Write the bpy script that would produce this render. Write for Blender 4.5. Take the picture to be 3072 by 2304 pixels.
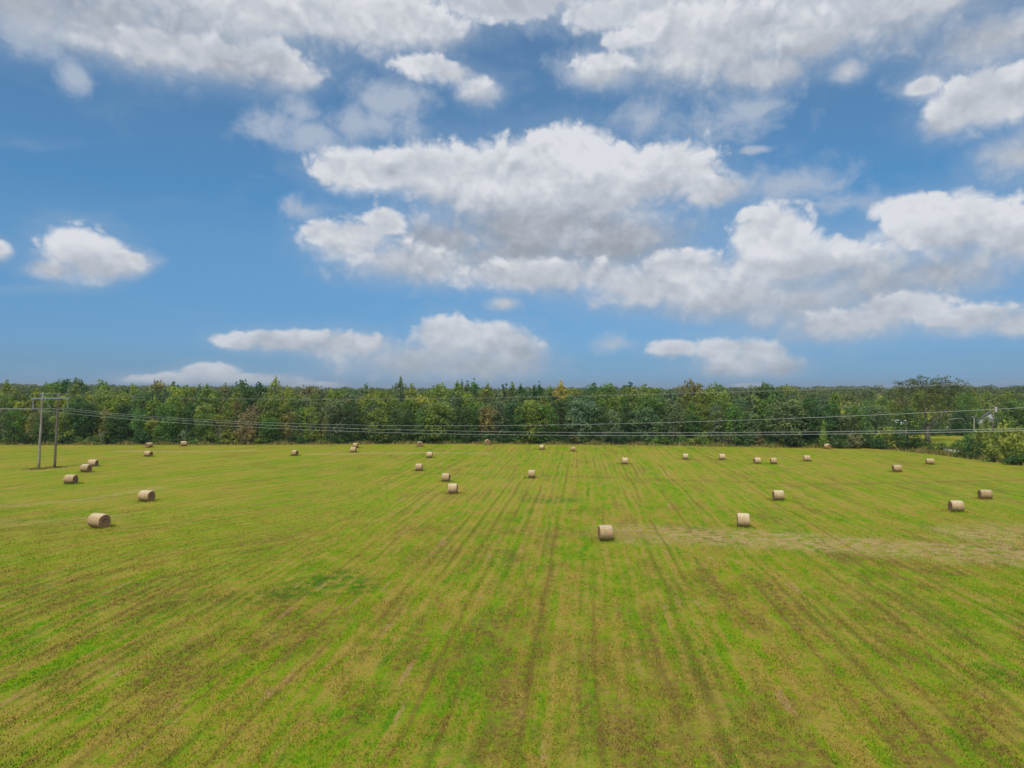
import bpy, math, random
import numpy as np
from mathutils import Vector, Matrix

# ------------------------------------------------------------------ scene, camera, light
for o in list(bpy.data.objects):
    bpy.data.objects.remove(o)
scene = bpy.context.scene
COL = scene.collection
F = 2130.0; CX = 1536.0; HY = 1165.0; CAMH = 15.0     # focal length and horizon of the 3072 x 2304 photograph, camera height in metres

cam_d = bpy.data.cameras.new("camera"); cam = bpy.data.objects.new("camera", cam_d); COL.objects.link(cam)
cam_d.sensor_width = 36.0; cam_d.lens = 36.0 * F / 3072.0
cam_d.clip_start = 0.5; cam_d.clip_end = 20000
cam.location = (0, 0, CAMH)
cam.rotation_euler = (math.radians(90) + math.atan((HY - 1152.0) / F), 0, 0)
scene.camera = cam

SUN_EL, SUN_AZ = 58.0, 197.0          # azimuth clockwise from +Y (the view direction)
sd = bpy.data.lights.new("sun", 'SUN'); sun = bpy.data.objects.new("sun", sd); COL.objects.link(sun)
sd.energy = 2.9; sd.angle = math.radians(20); sd.color = (1.0, 0.92, 0.79)
e, a = math.radians(SUN_EL), math.radians(SUN_AZ)
sdir = Vector((math.cos(e) * math.sin(a), math.cos(e) * math.cos(a), math.sin(e)))
sun.rotation_euler = (-sdir).to_track_quat('-Z', 'Y').to_euler()

scene.cycles.max_bounces = 5; scene.cycles.diffuse_bounces = 3; scene.cycles.volume_bounces = 0; scene.cycles.transmission_bounces = 3
vs = scene.view_settings
vs.view_transform = 'Standard'; vs.look = 'None'; vs.exposure = 0.0; vs.gamma = 1.0; vs.use_curve_mapping = False


class NT:
    """small helper round a node tree"""
    def __init__(s, tree):
        s.t = tree; s.n = tree.nodes; s.l = tree.links
    def put(s, sock, v):
        if v is None: return
        if isinstance(v, bpy.types.NodeSocket): s.l.new(v, sock)
        else: sock.default_value = v
    def math(s, op, a=None, b=None, c=None, clamp=False):
        n = s.n.new('ShaderNodeMath'); n.operation = op; n.use_clamp = clamp
        for i, v in enumerate((a, b, c)): s.put(n.inputs[i], v)
        return n.outputs[0]
    def vec(s, op, a=None, b=None, c=None):
        n = s.n.new('ShaderNodeVectorMath'); n.operation = op
        for i, v in enumerate((a, b, c)):
            if v is not None: s.put(n.inputs[i], v)
        return n.outputs['Value'] if op in ('LENGTH', 'DOT_PRODUCT', 'DISTANCE') else n.outputs[0]
    def comb(s, x=0.0, y=0.0, z=0.0):
        n = s.n.new('ShaderNodeCombineXYZ')
        for i, v in enumerate((x, y, z)): s.put(n.inputs[i], v)
        return n.outputs[0]
    def sep(s, v):
        n = s.n.new('ShaderNodeSeparateXYZ'); s.put(n.inputs[0], v); return n.outputs
    def noise(s, vec, scale, detail=3.0, rough=0.5, dist=0.0, dim='3D'):
        n = s.n.new('ShaderNodeTexNoise'); n.noise_dimensions = dim
        s.put(n.inputs['Vector'], vec); n.inputs['Scale'].default_value = scale
        n.inputs['Detail'].default_value = detail; n.inputs['Roughness'].default_value = rough
        n.inputs['Distortion'].default_value = dist
        return n.outputs[0]
    def mapr(s, v, a, b, c=0.0, d=1.0, smooth=True):
        n = s.n.new('ShaderNodeMapRange'); n.interpolation_type = 'SMOOTHSTEP' if smooth else 'LINEAR'
        s.put(n.inputs[0], v)
        for i, q in enumerate((a, b, c, d)): s.put(n.inputs[1 + i], q)
        return n.outputs[0]
    def mix(s, f, a, b, blend='MIX'):
        n = s.n.new('ShaderNodeMix'); n.data_type = 'RGBA'; n.blend_type = blend
        s.put(n.inputs[0], f)
        for k, v in ((6, a), (7, b)):
            if isinstance(v, tuple) and len(v) == 3: v = (*v, 1.0)
            s.put(n.inputs[k], v)
        return n.outputs[2]
    def ramp(s, f, stops):
        n = s.n.new('ShaderNodeValToRGB'); s.put(n.inputs[0], f); r = n.color_ramp
        while len(r.elements) < len(stops): r.elements.new(0.5)
        for el, (p, c) in zip(r.elements, stops):
            el.position = p; el.color = (*c, 1.0)
        return n.outputs[0]


# ------------------------------------------------------------------ sky: Nishita with cumulus laid out by azimuth and elevation
def azel(px, py):
    t = (px - CX) / F
    return math.degrees(math.atan(t)), math.degrees(math.atan((HY - py) / (F * math.sqrt(1 + t * t))))

# cumulus, farthest first: (ellipses x, y, half width, half height), level of the base, level of the top, tone of base, tone of top, softness of the underside;
# all in 2212-pixel units of the photo, converted to degrees of azimuth / elevation
CLOUDS = [
    ([(60, 5, 200, 100), (230, 40, 250, 100), (430, 70, 260, 90), (600, 10, 330, 80), (1090, 0, 170, 45)], 150, -60, .33, .50, 1.1),
    ([(1900, 0, 440, 118), (2150, 80, 190, 70), (1400, 20, 190, 50)], 150, -60, .45, .66, 1.2),
    ([(330, 110, 130, 50), (470, 130, 170, 52), (590, 140, 100, 56), (640, 165, 60, 32)], 200, 60, .40, .62, 1.0),
    ([(600, 20, 300, 60), (820, 45, 200, 66), (930, 62, 90, 50)], 120, -40, .55, .85, .9),
    ([(920, 140, 70, 30), (975, 155, 60, 30), (1035, 190, 48, 42)], 230, 110, .62, .84, .9),
    ([(1460, 55, 130, 50), (1570, 90, 210, 92), (1650, 150, 100, 46), (1750, 85, 90, 50), (1345, 85, 46, 26)], 195, -20, .42, .86, .8),
    ([(1300, 150, 66, 42), (1832, 150, 42, 24)], 190, 110, .55, .75, 1.0),
    ([(2140, 215, 150, 72), (2050, 262, 60, 34), (2200, 335, 95, 56), (1995, 185, 46, 24)], 385, 140, .55, .66, 1.1),
    ([(800, 368, 130, 52), (930, 375, 150, 62), (1080, 390, 240, 90), (1220, 325, 120, 62), (1290, 400, 240, 100), (1440, 370, 120, 68), (1540, 412, 80, 38),
      (1180, 490, 300, 104), (1330, 520, 190, 84), (960, 520, 120, 64), (1100, 560, 220, 50)], 600, 285, .0, .96, .9),
    ([(760, 520, 96, 48), (700, 500, 50, 28), (830, 480, 50, 34), (860, 565, 140, 46), (930, 580, 110, 40)], 620, 470, .42, .80, 1.0),
    ([(1665, 510, 110, 78), (1700, 580, 170, 80), (1480, 580, 110, 52), (1180, 600, 240, 40), (1420, 625, 240, 54), (1600, 640, 260, 58), (1740, 650, 250, 74), (1090, 655, 44, 18)], 735, 470, .30, .86, 1.0),
    ([(1960, 450, 100, 32), (2080, 490, 200, 74), (2200, 520, 130, 80), (1900, 600, 130, 76), (2040, 590, 190, 60)], 650, 425, .22, .96, 1.1),
    ([(1840, 700, 140, 40), (2090, 690, 130, 34), (2190, 700, 60, 26), (1960, 660, 120, 34)], 755, 640, .42, .70, 1.0),
    ([(170, 545, 100, 62), (205, 575, 70, 36), (110, 580, 60, 26), (-12, 540, 44, 28)], 620, 480, .45, .98, .9),
    ([(270, 568, 46, 26)], 600, 530, .55, .6, 1.2),
    ([(960, 730, 70, 52), (1060, 735, 90, 44), (1120, 760, 62, 44), (760, 748, 140, 36), (620, 738, 120, 28), (520, 738, 60, 18), (900, 780, 200, 44), (1020, 790, 150, 36)], 835, 675, .24, .88, .9),
    ([(1460, 752, 60, 20), (1560, 758, 80, 34), (1630, 765, 60, 36), (1680, 795, 60, 24), (1600, 795, 100, 24)], 822, 722, .36, .92, .8),
    ([(455, 806, 70, 22), (380, 820, 120, 16), (560, 820, 100, 14), (650, 832, 80, 8), (1620, 834, 40, 7)], 850, 785, .55, .88, .9),
]
WISPS = [(155, 165, 42, 44), (600, 268, 70, 48), (670, 290, 70, 34), (800, 265, 110, 40), (850, 215, 90, 50), (640, 235, 60, 30), (1300, 150, 90, 60), (1400, 262, 75, 55),
         (1610, 240, 110, 55), (1630, 323, 45, 9), (1990, 190, 70, 36), (655, 455, 60, 32), (290, 570, 50, 30),
         (1330, 745, 55, 22), (1700, 400, 120, 50), (50, 60, 110, 60), (1240, 20, 150, 50), (1830, 440, 90, 30)]

def build_world():
    w = bpy.data.worlds.new("World"); scene.world = w; w.use_nodes = True
    t = NT(w.node_tree); t.n.clear()
    out = t.n.new('ShaderNodeOutputWorld'); bg = t.n.new('ShaderNodeBackground')
    t.l.new(bg.outputs[0], out.inputs[0])
    sky = t.n.new('ShaderNodeTexSky'); sky.sky_type = 'NISHITA'; sky.sun_disc = False
    sky.sun_elevation = math.radians(SUN_EL); sky.sun_rotation = math.radians(SUN_AZ)
    sky.altitude = 100; sky.air_density = 1.0; sky.dust_density = 0.6; sky.ozone_density = 2.0

    tc = t.n.new('ShaderNodeTexCoord')
    d = t.vec('NORMALIZE', tc.outputs['Generated'])
    sx = t.sep(d)
    az = t.math('MULTIPLY', t.math('ARCTAN2', sx[0], sx[1]), 57.2958)
    el = t.math('MULTIPLY', t.math('ARCSINE', sx[2]), 57.2958)
    P = t.comb(az, el, 0.0)

    # billow noise shared by both look-ups
    def group(name, blobs, smooth):
        g = bpy.data.node_groups.new(name, 'ShaderNodeTree')
        g.interface.new_socket('P', in_out='INPUT', socket_type='NodeSocketVector')
        g.interface.new_socket('M', in_out='OUTPUT', socket_type='NodeSocketFloat')
        h = NT(g); gi = g.nodes.new('NodeGroupInput'); go = g.nodes.new('NodeGroupOutput')
        acc = None
        for (x, y, rx, ry) in blobs:
            k = 3072 / 2212.0
            c = azel(x * k, y * k)
            r = azel((x + rx) * k, y * k)[0] - c[0]
            l = c[0] - azel((x - rx) * k, y * k)[0]
            u = azel(x * k, (y - ry) * k)[1] - c[1]
            v = h.vec('MULTIPLY_ADD', gi.outputs[0], (2 / (r + l), 1 / u, 0), (-2 * c[0] / (r + l), -c[1] / u, 0))
            q = h.vec('LENGTH', v)
            if acc is None: acc = q
            else:
                n = h.n.new('ShaderNodeMath'); n.operation = 'SMOOTH_MIN' if smooth else 'MINIMUM'
                h.l.new(acc, n.inputs[0]); h.l.new(q, n.inputs[1]); n.inputs[2].default_value = 0.35
                acc = n.outputs[0]
        h.l.new(h.math('SUBTRACT', 1.0, acc), go.inputs[0])
        return g
    GW = group('wisp_layout', WISPS, False)
    def call(g, p):
        n = t.n.new('ShaderNodeGroup'); n.node_tree = g; t.l.new(p, n.inputs[0]); return n.outputs[0]

    def fb(p, sc, det, ro, off=(0, 0, 0), stretch=1.35, dist=0.0):
        q = t.vec('MULTIPLY_ADD', p, (1.0, stretch, 1.0), off)
        return t.noise(q, sc, det, ro, dist, '2D')
    def relief(p, det, k2=1.0):
        n1 = fb(p, 0.17, det, 0.54, (13.1, 4.7, 0), 1.4, 0.2)
        n2 = fb(p, 0.55, max(det - 2, 2.0), 0.50, (3.3, 9.2, 0), 1.15, 0.1)
        bil = t.math('ABSOLUTE', t.math('SUBTRACT', n2, 0.5))
        r = t.math('ADD', t.math('MULTIPLY', t.math('SUBTRACT', n1, 0.5), 1.35), t.math('MULTIPLY', t.math('SUBTRACT', n2, 0.5), 0.55 * k2))
        return t.math('ADD', r, t.math('MULTIPLY', t.math('SUBTRACT', bil, 0.09), 1.7 * k2))
    nz0 = relief(P, 9.0)
    sA = relief(P, 3.5, 0.9); sB = relief(t.vec('ADD', P, (-0.2, 0.9, 0.0)), 3.5, 0.9)
    bump = t.math('MULTIPLY', t.math('SUBTRACT', sA, sB), 0.40)
    soft = t.math('SUBTRACT', fb(P, 0.22, 3.0, 0.5, (61.0, 2.0, 0), 1.8), 0.5)
    wave = t.math('MULTIPLY', soft, 0.5)
    # cloud cover outside the photographed part of the sky: plain drifting cumulus
    far = t.math('MAXIMUM', t.mapr(t.math('ABSOLUTE', az), 38.0, 48.0), t.mapr(el, 33.0, 40.0))
    gen = t.math('MULTIPLY', t.math('SUBTRACT', t.noise(d, 2.2, 3.0, 0.5), 0.48), 3.0)
    out_a = t.math('MULTIPLY', t.mapr(t.math('ADD', gen, nz0), -0.2, 0.7), far)
    inside = t.math('SUBTRACT', 1.0, far)
    # wisps
    mw = call(GW, P)
    nw = fb(P, 0.30, 8.0, 0.60, (40.2, 11.0, 0), 1.1, 0.25)
    Dw = t.math('ADD', mw, t.math('MULTIPLY', t.math('SUBTRACT', nw, 0.52), 2.8))
    aw = t.mapr(Dw, -0.5, 1.0, 0.0, 0.80)
    haze_n = t.mapr(fb(P, 0.1, 6.0, 0.6, (7, 77, 0), 3.0, 0.3), 0.55, 0.85, 0.0, 0.16)

    TONE = [(0.0, (0.33, 0.355, 0.40)), (0.35, (0.43, 0.465, 0.525)), (0.7, (0.565, 0.595, 0.65)), (1.0, (0.73, 0.745, 0.785))]
    low = t.mapr(el, 0.0, 9.0, 0.45, 0.0, False)

    # clear sky
    blue = t.vec('SCALE', sky.outputs[0]); blue.node.inputs['Scale'].default_value = SKY_K
    grade = t.ramp(t.mapr(el, 0.0, 40.0, 0.0, 1.0, False), SKY_GRADE)
    blue = t.mix(1.0, blue, grade, 'MULTIPLY')
    s = t.mix(haze_n, blue, (0.42, 0.50, 0.60))
    s = t.mix(t.math('MULTIPLY', aw, inside), s, (0.46, 0.52, 0.62))
    lay = []
    for i, (blobs, yb, yt, tb, tt, us) in enumerate(CLOUDS):
        k = 3072 / 2212.0; cx = sum(b[0] for b in blobs) / len(blobs)
        eb, et = azel(cx * k, yb * k)[1], azel(cx * k, yt * k)[1]
        m = call(group('cloud_body_%d' % i, blobs, True), P)
        h = t.mapr(t.math('ADD', el, t.math('MULTIPLY', soft, 4.0)), eb, et, 0.0, 1.0)
        D = t.math('ADD', t.math('MULTIPLY', t.math('MAXIMUM', m, -1.0), 1.5), nz0)
        fz = t.mapr(h, 0.25, 0.85, us * 1.3, 0.40)
        a = t.math('MULTIPLY', t.mapr(D, t.mapr(h, 0.25, 0.9, -0.48, -0.26), fz), inside)
        rim = t.math('MULTIPLY', t.mapr(D, 0.0, 0.9, 0.18, 0.0), h)
        lit = t.math('ADD', t.math('ADD', t.math('MULTIPLY', h, tt - tb), tb + 0.02), t.math('ADD', bump, t.math('ADD', wave, rim)), clamp=True)
        lay.append((a, lit))
        v = t.math('MULTIPLY', t.mapr(t.math('ADD', m, t.math('MULTIPLY', nz0, 0.5)), -0.9, 0.2, 0.0, 0.26), inside)
        s = t.mix(v, s, (0.36, 0.45, 0.57))
        cc = t.mix(low, t.ramp(lit, TONE), (0.36, 0.44, 0.54))
        s = t.mix(t.math('MULTIPLY', a, 0.97), s, cc)
    s = t.mix(out_a, s, t.ramp(t.math('ADD', t.math('ADD', 0.6, wave), bump, clamp=True), TONE))
    t.l.new(t.vec('SCALE', s), bg.inputs[0]); bg.inputs[0].links[0].from_node.inputs['Scale'].default_value = 10.0
    bg.inputs[1].default_value = 0.1
    w.cycles.sampling_method = 'MANUAL'; w.cycles.sample_map_resolution = 512
SKY_K = 0.1
SKY_GRADE = [(0.0, (0.36, 0.68, 1.30)), (0.014, (0.335, 0.63, 1.20)), (0.05, (0.31, 0.56, 1.0)), (0.15, (0.37, 0.65, 0.955)), (0.28, (0.51, 0.835, 1.035)), (0.37, (0.47, 0.875, 1.085)), (0.55, (0.70, 1.02, 1.13)), (0.75, (0.90, 1.15, 1.20))]
build_world()


# ------------------------------------------------------------------ helpers for things
def tag(o, label=None, cat=None, group=None, kind=None):
    if label: o['label'] = label
    if cat: o['category'] = cat
    if group: o['group'] = group
    if kind: o['kind'] = kind
    return o
def empty(name, loc, rz=0.0):
    o = bpy.data.objects.new(name, None); COL.objects.link(o)
    o.location = loc; o.rotation_euler = (0, 0, rz); o.empty_display_size = 0.5
    return o
def link(name, me, parent=None, loc=None):
    o = bpy.data.objects.new(name, me); COL.objects.link(o)
    if parent: o.parent = parent
    if loc: o.location = loc
    return o
def mesh_np(name, V, Fc, mat, smooth=False, attr=None):
    """V (n,3), Fc: (m,k) array or list of faces"""
    me = bpy.data.meshes.new(name)
    V = np.asarray(V, dtype=np.float32)
    if isinstance(Fc, np.ndarray):
        m, k = Fc.shape
        me.vertices.add(len(V)); me.vertices.foreach_set('co', V.ravel())
        me.loops.add(m * k); me.loops.foreach_set('vertex_index', Fc.astype(np.int32).ravel())
        me.polygons.add(m)
        me.polygons.foreach_set('loop_start', np.arange(0, m * k, k, dtype=np.int32))
        me.polygons.foreach_set('loop_total', np.full(m, k, dtype=np.int32))
        me.update(calc_edges=True)
    else:
        me.from_pydata([tuple(map(float, v)) for v in V], [], [tuple(f) for f in Fc])
    if attr is not None:
        at = me.attributes.new('tint', 'FLOAT', 'FACE'); at.data.foreach_set('value', np.asarray(attr, dtype=np.float32))
    me.polygons.foreach_set('use_smooth', np.full(len(me.polygons), smooth))
    if mat: me.materials.append(mat)
    me.validate(); me.update()
    return me
def tube(pts, radii, n=8, cap=True):
    """returns V, F lists of a tube through pts"""
    V, Fc = [], []
    pts = [Vector(p) for p in pts]
    up = Vector((0.13, 0.21, 0.97)).normalized()
    for i, p in enumerate(pts):
        a = pts[max(i - 1, 0)]; b = pts[min(i + 1, len(pts) - 1)]
        d = (b - a).normalized()
        s = d.cross(up)
        if s.length < 0.1: s = d.cross(Vector((1, 0, 0)))
        s.normalize(); q = d.cross(s)
        for j in range(n):
            t = 2 * math.pi * j / n
            V.append(p + (s * math.cos(t) + q * math.sin(t)) * radii[i])
    for i in range(len(pts) - 1):
        for j in range(n):
            k = (j + 1) % n
            Fc.append((i * n + j, i * n + k, (i + 1) * n + k, (i + 1) * n + j))
    if cap:
        Fc.append(tuple(range(n - 1, -1, -1))); m = (len(pts) - 1) * n; Fc.append(tuple(range(m, m + n)))
    return V, Fc
class MB:
    def __init__(s): s.V = []; s.F = []
    def add(s, V, Fc):
        o = len(s.V); s.V += [tuple(v) for v in V]; s.F += [tuple(i + o for i in f) for f in Fc]; return s
    def tube(s, pts, radii, n=8): return s.add(*tube(pts, radii, n))
    def box(s, c, d, rz=0.0, rx=0.0):
        M = Matrix.Translation(c) @ Matrix.Rotation(rz, 4, 'Z') @ Matrix.Rotation(rx, 4, 'X')
        V = [M @ Vector((x * d[0] / 2, y * d[1] / 2, z * d[2] / 2)) for x in (-1, 1) for y in (-1, 1) for z in (-1, 1)]
        return s.add(V, [(0, 1, 3, 2), (4, 6, 7, 5), (0, 4, 5, 1), (2, 3, 7, 6), (0, 2, 6, 4), (1, 5, 7, 3)])
    def build(s, name, mat, parent=None, smooth=False):
        return link(name, mesh_np(name, s.V, s.F, mat, smooth), parent)
def ground_at(px, py, z=0.0):
    """point at height z seen at photo pixel px, py"""
    y = (CAMH - z) * F / (py - HY); return ((px - CX) * y / F, y)


# ------------------------------------------------------------------ materials
def new_mat(name, rough=0.9, spec=0.2):
    m = bpy.data.materials.new(name); m.use_nodes = True
    t = NT(m.node_tree); b = t.n['Principled BSDF']
    b.inputs['Roughness'].default_value = rough; b.inputs['Specular IOR Level'].default_value = spec
    return m, t, b
def simple_mat(name, c1, c2, scale=3.0, rough=0.85, spec=0.2, bump=0.0, stretch=(1, 1, 1), metallic=0.0):
    m, t, b = new_mat(name, rough, spec)
    tc = t.n.new('ShaderNodeTexCoord').outputs['Object']
    v = t.vec('MULTIPLY', tc, stretch)
    n = t.noise(v, scale, 5.0, 0.6)
    t.l.new(t.mix(t.mapr(n, 0.35, 0.65), c1, c2), b.inputs['Base Color'])
    b.inputs['Metallic'].default_value = metallic
    if bump:
        bn = t.n.new('ShaderNodeBump'); bn.inputs['Strength'].default_value = bump; bn.inputs['Distance'].default_value = 0.05
        t.l.new(n, bn.inputs['Height']); t.l.new(bn.outputs[0], b.inputs['Normal'])
    return m

def ground_material():
    grp = bpy.data.node_groups.new('meadow_colour', 'ShaderNodeTree')
    grp.interface.new_socket('P', in_out='INPUT', socket_type='NodeSocketVector')
    grp.interface.new_socket('Colour', in_out='OUTPUT', socket_type='NodeSocketColor')
    grp.interface.new_socket('Height', in_out='OUTPUT', socket_type='NodeSocketFloat')
    t = NT(grp); gi = t.n.new('NodeGroupInput'); go = t.n.new('NodeGroupOutput')
    P = gi.outputs[0]
    xyz = t.sep(P); X, Y = xyz[0], xyz[1]
    # swath directions: block A runs about 6 degrees right of the view, block B (far left) about 30 degrees
    def rot(deg, wob=0.5):
        a = math.radians(deg)
        w = t.math('MULTIPLY', t.math('SUBTRACT', t.noise(P, 0.035, 2.0, 0.5), 0.5), 3.0 * wob)
        s = t.math('ADD', t.math('SUBTRACT', t.math('MULTIPLY', X, math.cos(a)), t.math('MULTIPLY', Y, math.sin(a))), w)
        l = t.math('ADD', t.math('MULTIPLY', X, math.sin(a)), t.math('MULTIPLY', Y, math.cos(a)))
        return s, l
    def streaks(s, l, off):
        fine = t.noise(t.comb(t.math('MULTIPLY', s, 1.0), t.math('MULTIPLY', l, 0.045), off), 1.5, 3.0, 0.6)
        mid = t.noise(t.comb(t.math('MULTIPLY', s, 1.0), t.math('MULTIPLY', l, 0.02), off + 5), 0.42, 3.0, 0.55)
        q = t.math('ADD', t.math('MULTIPLY', s, 1 / 1.75), t.math('MULTIPLY', t.math('SUBTRACT', t.noise(t.comb(s, t.math('MULTIPLY', l, 0.25), off + 3), 0.5, 2.0), 0.5), 0.35))
        line = t.math('ABSOLUTE', t.math('SUBTRACT', t.math('FRACT', q), 0.5))
        idn = t.math('FLOOR', q)
        gate = t.mapr(t.noise(t.comb(t.math('MULTIPLY', idn, 7.31), t.math('MULTIPLY', l, 0.018), off + 9), 1.0, 3.0, 0.6), 0.45, 0.58)
        ln = t.math('MULTIPLY', t.mapr(line, 0.02, 0.13, 1.0, 0.0), gate)
        gate2 = t.mapr(t.noise(t.comb(t.math('MULTIPLY', idn, 5.17), t.math('MULTIPLY', l, 0.016), off + 29), 1.0, 3.0, 0.6), 0.43, 0.58)
        lw = t.math('MULTIPLY', t.mapr(t.math('ABSOLUTE', t.math('SUBTRACT', line, 0.30)), 0.02, 0.20, 1.0, 0.0), gate2)
        return fine, mid, ln, lw
    sa, la = rot(5.6); sb, lb = rot(30.0)
    fa, ma_, lna, lwa = streaks(sa, la, 0.0); fb_, mb_, lnb, lwb = streaks(sb, lb, 30.0)
    # block B: left of a slanting line and beyond sixty metres
    q = t.math('ADD', t.math('ADD', X, t.math('MULTIPLY', Y, 0.16)), t.math('MULTIPLY', t.math('SUBTRACT', t.noise(P, 0.05, 3.0), 0.5), 14.0))
    B = t.math('MULTIPLY', t.mapr(q, -14.0, 0.0, 1.0, 0.0), t.mapr(Y, 50.0, 85.0))
    lerp = lambda a_, b_: t.math('ADD', a_, t.math('MULTIPLY', B, t.math('SUBTRACT', b_, a_)))
    fine, mid, ln, lw = lerp(fa, fb_), lerp(ma_, mb_), lerp(lna, lnb), lerp(lwa, lwb)

    grain = t.noise(P, 5.0, 6.0, 0.75)
    clump = t.noise(P, 1.1, 5.0, 0.65, 0.3)
    blot = t.noise(P, 0.14, 5.0, 0.6, 0.4)
    big = t.noise(P, 0.035, 4.0, 0.55)
    # living grass: lime to olive, in drifts and tufts
    tuft2 = t.noise(t.vec('ADD', P, (17, 5, 0)), 1.7, 5.0, 0.7)
    aniso = t.noise(t.comb(lerp(sa, sb), t.math('MULTIPLY', lerp(la, lb), 0.25), 71.0), 1.3, 5.0, 0.65)
    g = t.math('ADD', t.math('MULTIPLY', t.math('SUBTRACT', big, 0.5), 1.0), t.math('MULTIPLY', t.math('SUBTRACT', mid, 0.5), 1.3))
    g = t.math('ADD', g, t.math('MULTIPLY', t.math('SUBTRACT', aniso, 0.5), 2.4))
    g = t.math('ADD', g, t.math('MULTIPLY', t.math('SUBTRACT', grain, 0.5), 2.2))
    g = t.math('ADD', g, t.math('MULTIPLY', t.math('SUBTRACT', tuft2, 0.5), 1.8))
    nearf = t.mapr(Y, 25.0, 75.0, 1.0, 0.0)
    g = t.math('ADD', t.math('ADD', g, 0.50), t.math('MULTIPLY', nearf, 0.03))
    col = t.ramp(g, [(0.05, G_LUSH2), (0.30, G_LIME), (0.62, G_OLIVE), (0.95, G_STRAW)])
    # straw left lying in streaks
    st = t.math('ADD', t.math('MULTIPLY', fine, 0.55), t.math('MULTIPLY', t.noise(t.comb(lerp(sa, sb), t.math('MULTIPLY', lerp(la, lb), 0.08), 90.0), 0.8, 5.0, 0.65), 0.45))
    st = t.math('ADD', st, t.math('MULTIPLY', t.math('SUBTRACT', blot, 0.5), 0.45))
    st = t.mapr(t.math('ADD', st, t.math('MULTIPLY', nearf, 0.012)), 0.465, 0.60)
    col = t.mix(t.math('MULTIPLY', st, t.mapr(clump, 0.36, 0.60, 0.1, 0.9)), col, G_STRAW)
    # cut-over brown thatch in drifts and short dashes
    br = t.math('ADD', t.math('MULTIPLY', t.noise(t.comb(lerp(sa, sb), t.math('MULTIPLY', lerp(la, lb), 0.14), 44.0), 0.55, 5.0, 0.65), 0.6),
                t.math('MULTIPLY', t.noise(t.vec('ADD', P, (90, 12, 0)), 0.085, 4.0, 0.6), 0.4))
    br = t.mapr(t.math('ADD', br, t.math('MULTIPLY', nearf, 0.035)), 0.50, 0.62)
    col = t.mix(t.math('MULTIPLY', br, t.mapr(tuft2, 0.40, 0.60, 0.1, 0.95)), col, G_BROWN)
    # scattered dark tufts
    tf = t.mapr(t.noise(t.vec('MULTIPLY', P, (1.0, 0.8, 1.0)), 1.9, 5.0, 0.75), 0.50, 0.66, 0.0, 0.45)
    col = t.mix(tf, col, G_TUFT)

    def band(pts, half, wob=2.5, seed=0.0):
        """soft mask along a polyline of ground points"""
        wv = t.noise(t.vec('ADD', P, (seed, seed, 0)), 0.12, 4.0, 0.6)
        acc = None
        for (x0, y0), (x1, y1) in zip(pts[:-1], pts[1:]):
            dx, dy = x1 - x0, y1 - y0; L2 = dx * dx + dy * dy
            px_ = t.math('SUBTRACT', X, x0); py_ = t.math('SUBTRACT', Y, y0)
            h = t.math('DIVIDE', t.math('ADD', t.math('MULTIPLY', px_, dx), t.math('MULTIPLY', py_, dy)), L2, clamp=True)
            ex = t.math('SUBTRACT', px_, t.math('MULTIPLY', h, dx)); ey = t.math('SUBTRACT', py_, t.math('MULTIPLY', h, dy))
            dd = t.math('SQRT', t.math('ADD', t.math('MULTIPLY', ex, ex), t.math('MULTIPLY', ey, ey)))
            acc = dd if acc is None else t.math('MINIMUM', acc, dd)
        acc = t.math('ADD', acc, t.math('MULTIPLY', t.math('SUBTRACT', wv, 0.5), wob * 2))
        return t.mapr(acc, half * 0.35, half * 1.3, 1.0, 0.0)
    GP = lambda *pp: [ground_at(*p) for p in pp]
    rough_n = t.mapr(t.noise(P, 0.9, 4.0, 0.7), 0.38, 0.6)
    def over(col, mask, c, k=0.8, n=rough_n):
        f = t.math('MULTIPLY', t.math('MULTIPLY', mask, k), n) if n is not None else t.math('MULTIPLY', mask, k)
        return t.mix(f, col, c)
    # pale dry strip across the right half
    col = over(col, band(GP((1900, 1600), (2250, 1612), (2600, 1640), (3072, 1665), (3500, 1690)), 5.0, 2.8), G_PALE, 1.0)
    col = over(col, band(GP((2950, 1600), (3400, 1590)), 5.5, 2.5, 4.0), G_PALE, 0.95)
    # brown damp patches on the right
    col = over(col, band(GP((2560, 1672), (2850, 1712)), 2.2, 1.6, 9.0), G_BROWN, 0.8)
    col = over(col, band(GP((2650, 1722), (2800, 1760)), 1.3, 1.3, 19.0), G_BROWN, 0.6)
    # track crossing at two thirds of the way, and a few thin cross marks
    col = over(col, band(GP((1180, 1420), (1540, 1422), (1800, 1432), (2100, 1443), (2500, 1452), (3072, 1440)), 1.2, 1.5, 3.0), G_BROWN, 0.8)
    col = over(col, band(GP((0, 1520), (250, 1500), (480, 1462)), 1.9, 2.0, 5.0), G_PALE, 0.5)
    col = over(col, band(GP((-200, 1560), (80, 1570), (330, 1550)), 2.2, 2.2, 6.0), G_PALE, 0.4)
    col = over(col, band(GP((360, 1353), (620, 1355), (740, 1352)), 2.4, 1.6, 8.0), G_PALE, 0.7)
    col = over(col, band(GP((940, 1362), (1250, 1358), (1460, 1360)), 2.2, 1.6, 8.0), G_PALE, 0.75)
    col = over(col, band(GP((1250, 1590), (1600, 1596), (1900, 1604)), 2.6, 2.6, 12.0), G_BROWN, 0.55)
    # low brown tract in the centre foreground
    col = over(col, band(GP((1500, 1990), (1780, 1960), (2050, 2060)), 3.4, 3.0, 15.0), G_BROWN, 0.55)
    col = over(col, band(GP((1480, 2250), (1800, 2200), (2300, 2150)), 2.0, 2.4, 16.0), G_BROWN, 0.45)
    # lush spots
    col = over(col, band(GP((1640, 1502), (1690, 1500)), 2.8, 0.8, 2.0), G_LUSH, 0.72, t.mapr(aniso, 0.36, 0.52, 0.35, 1.0))
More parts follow.
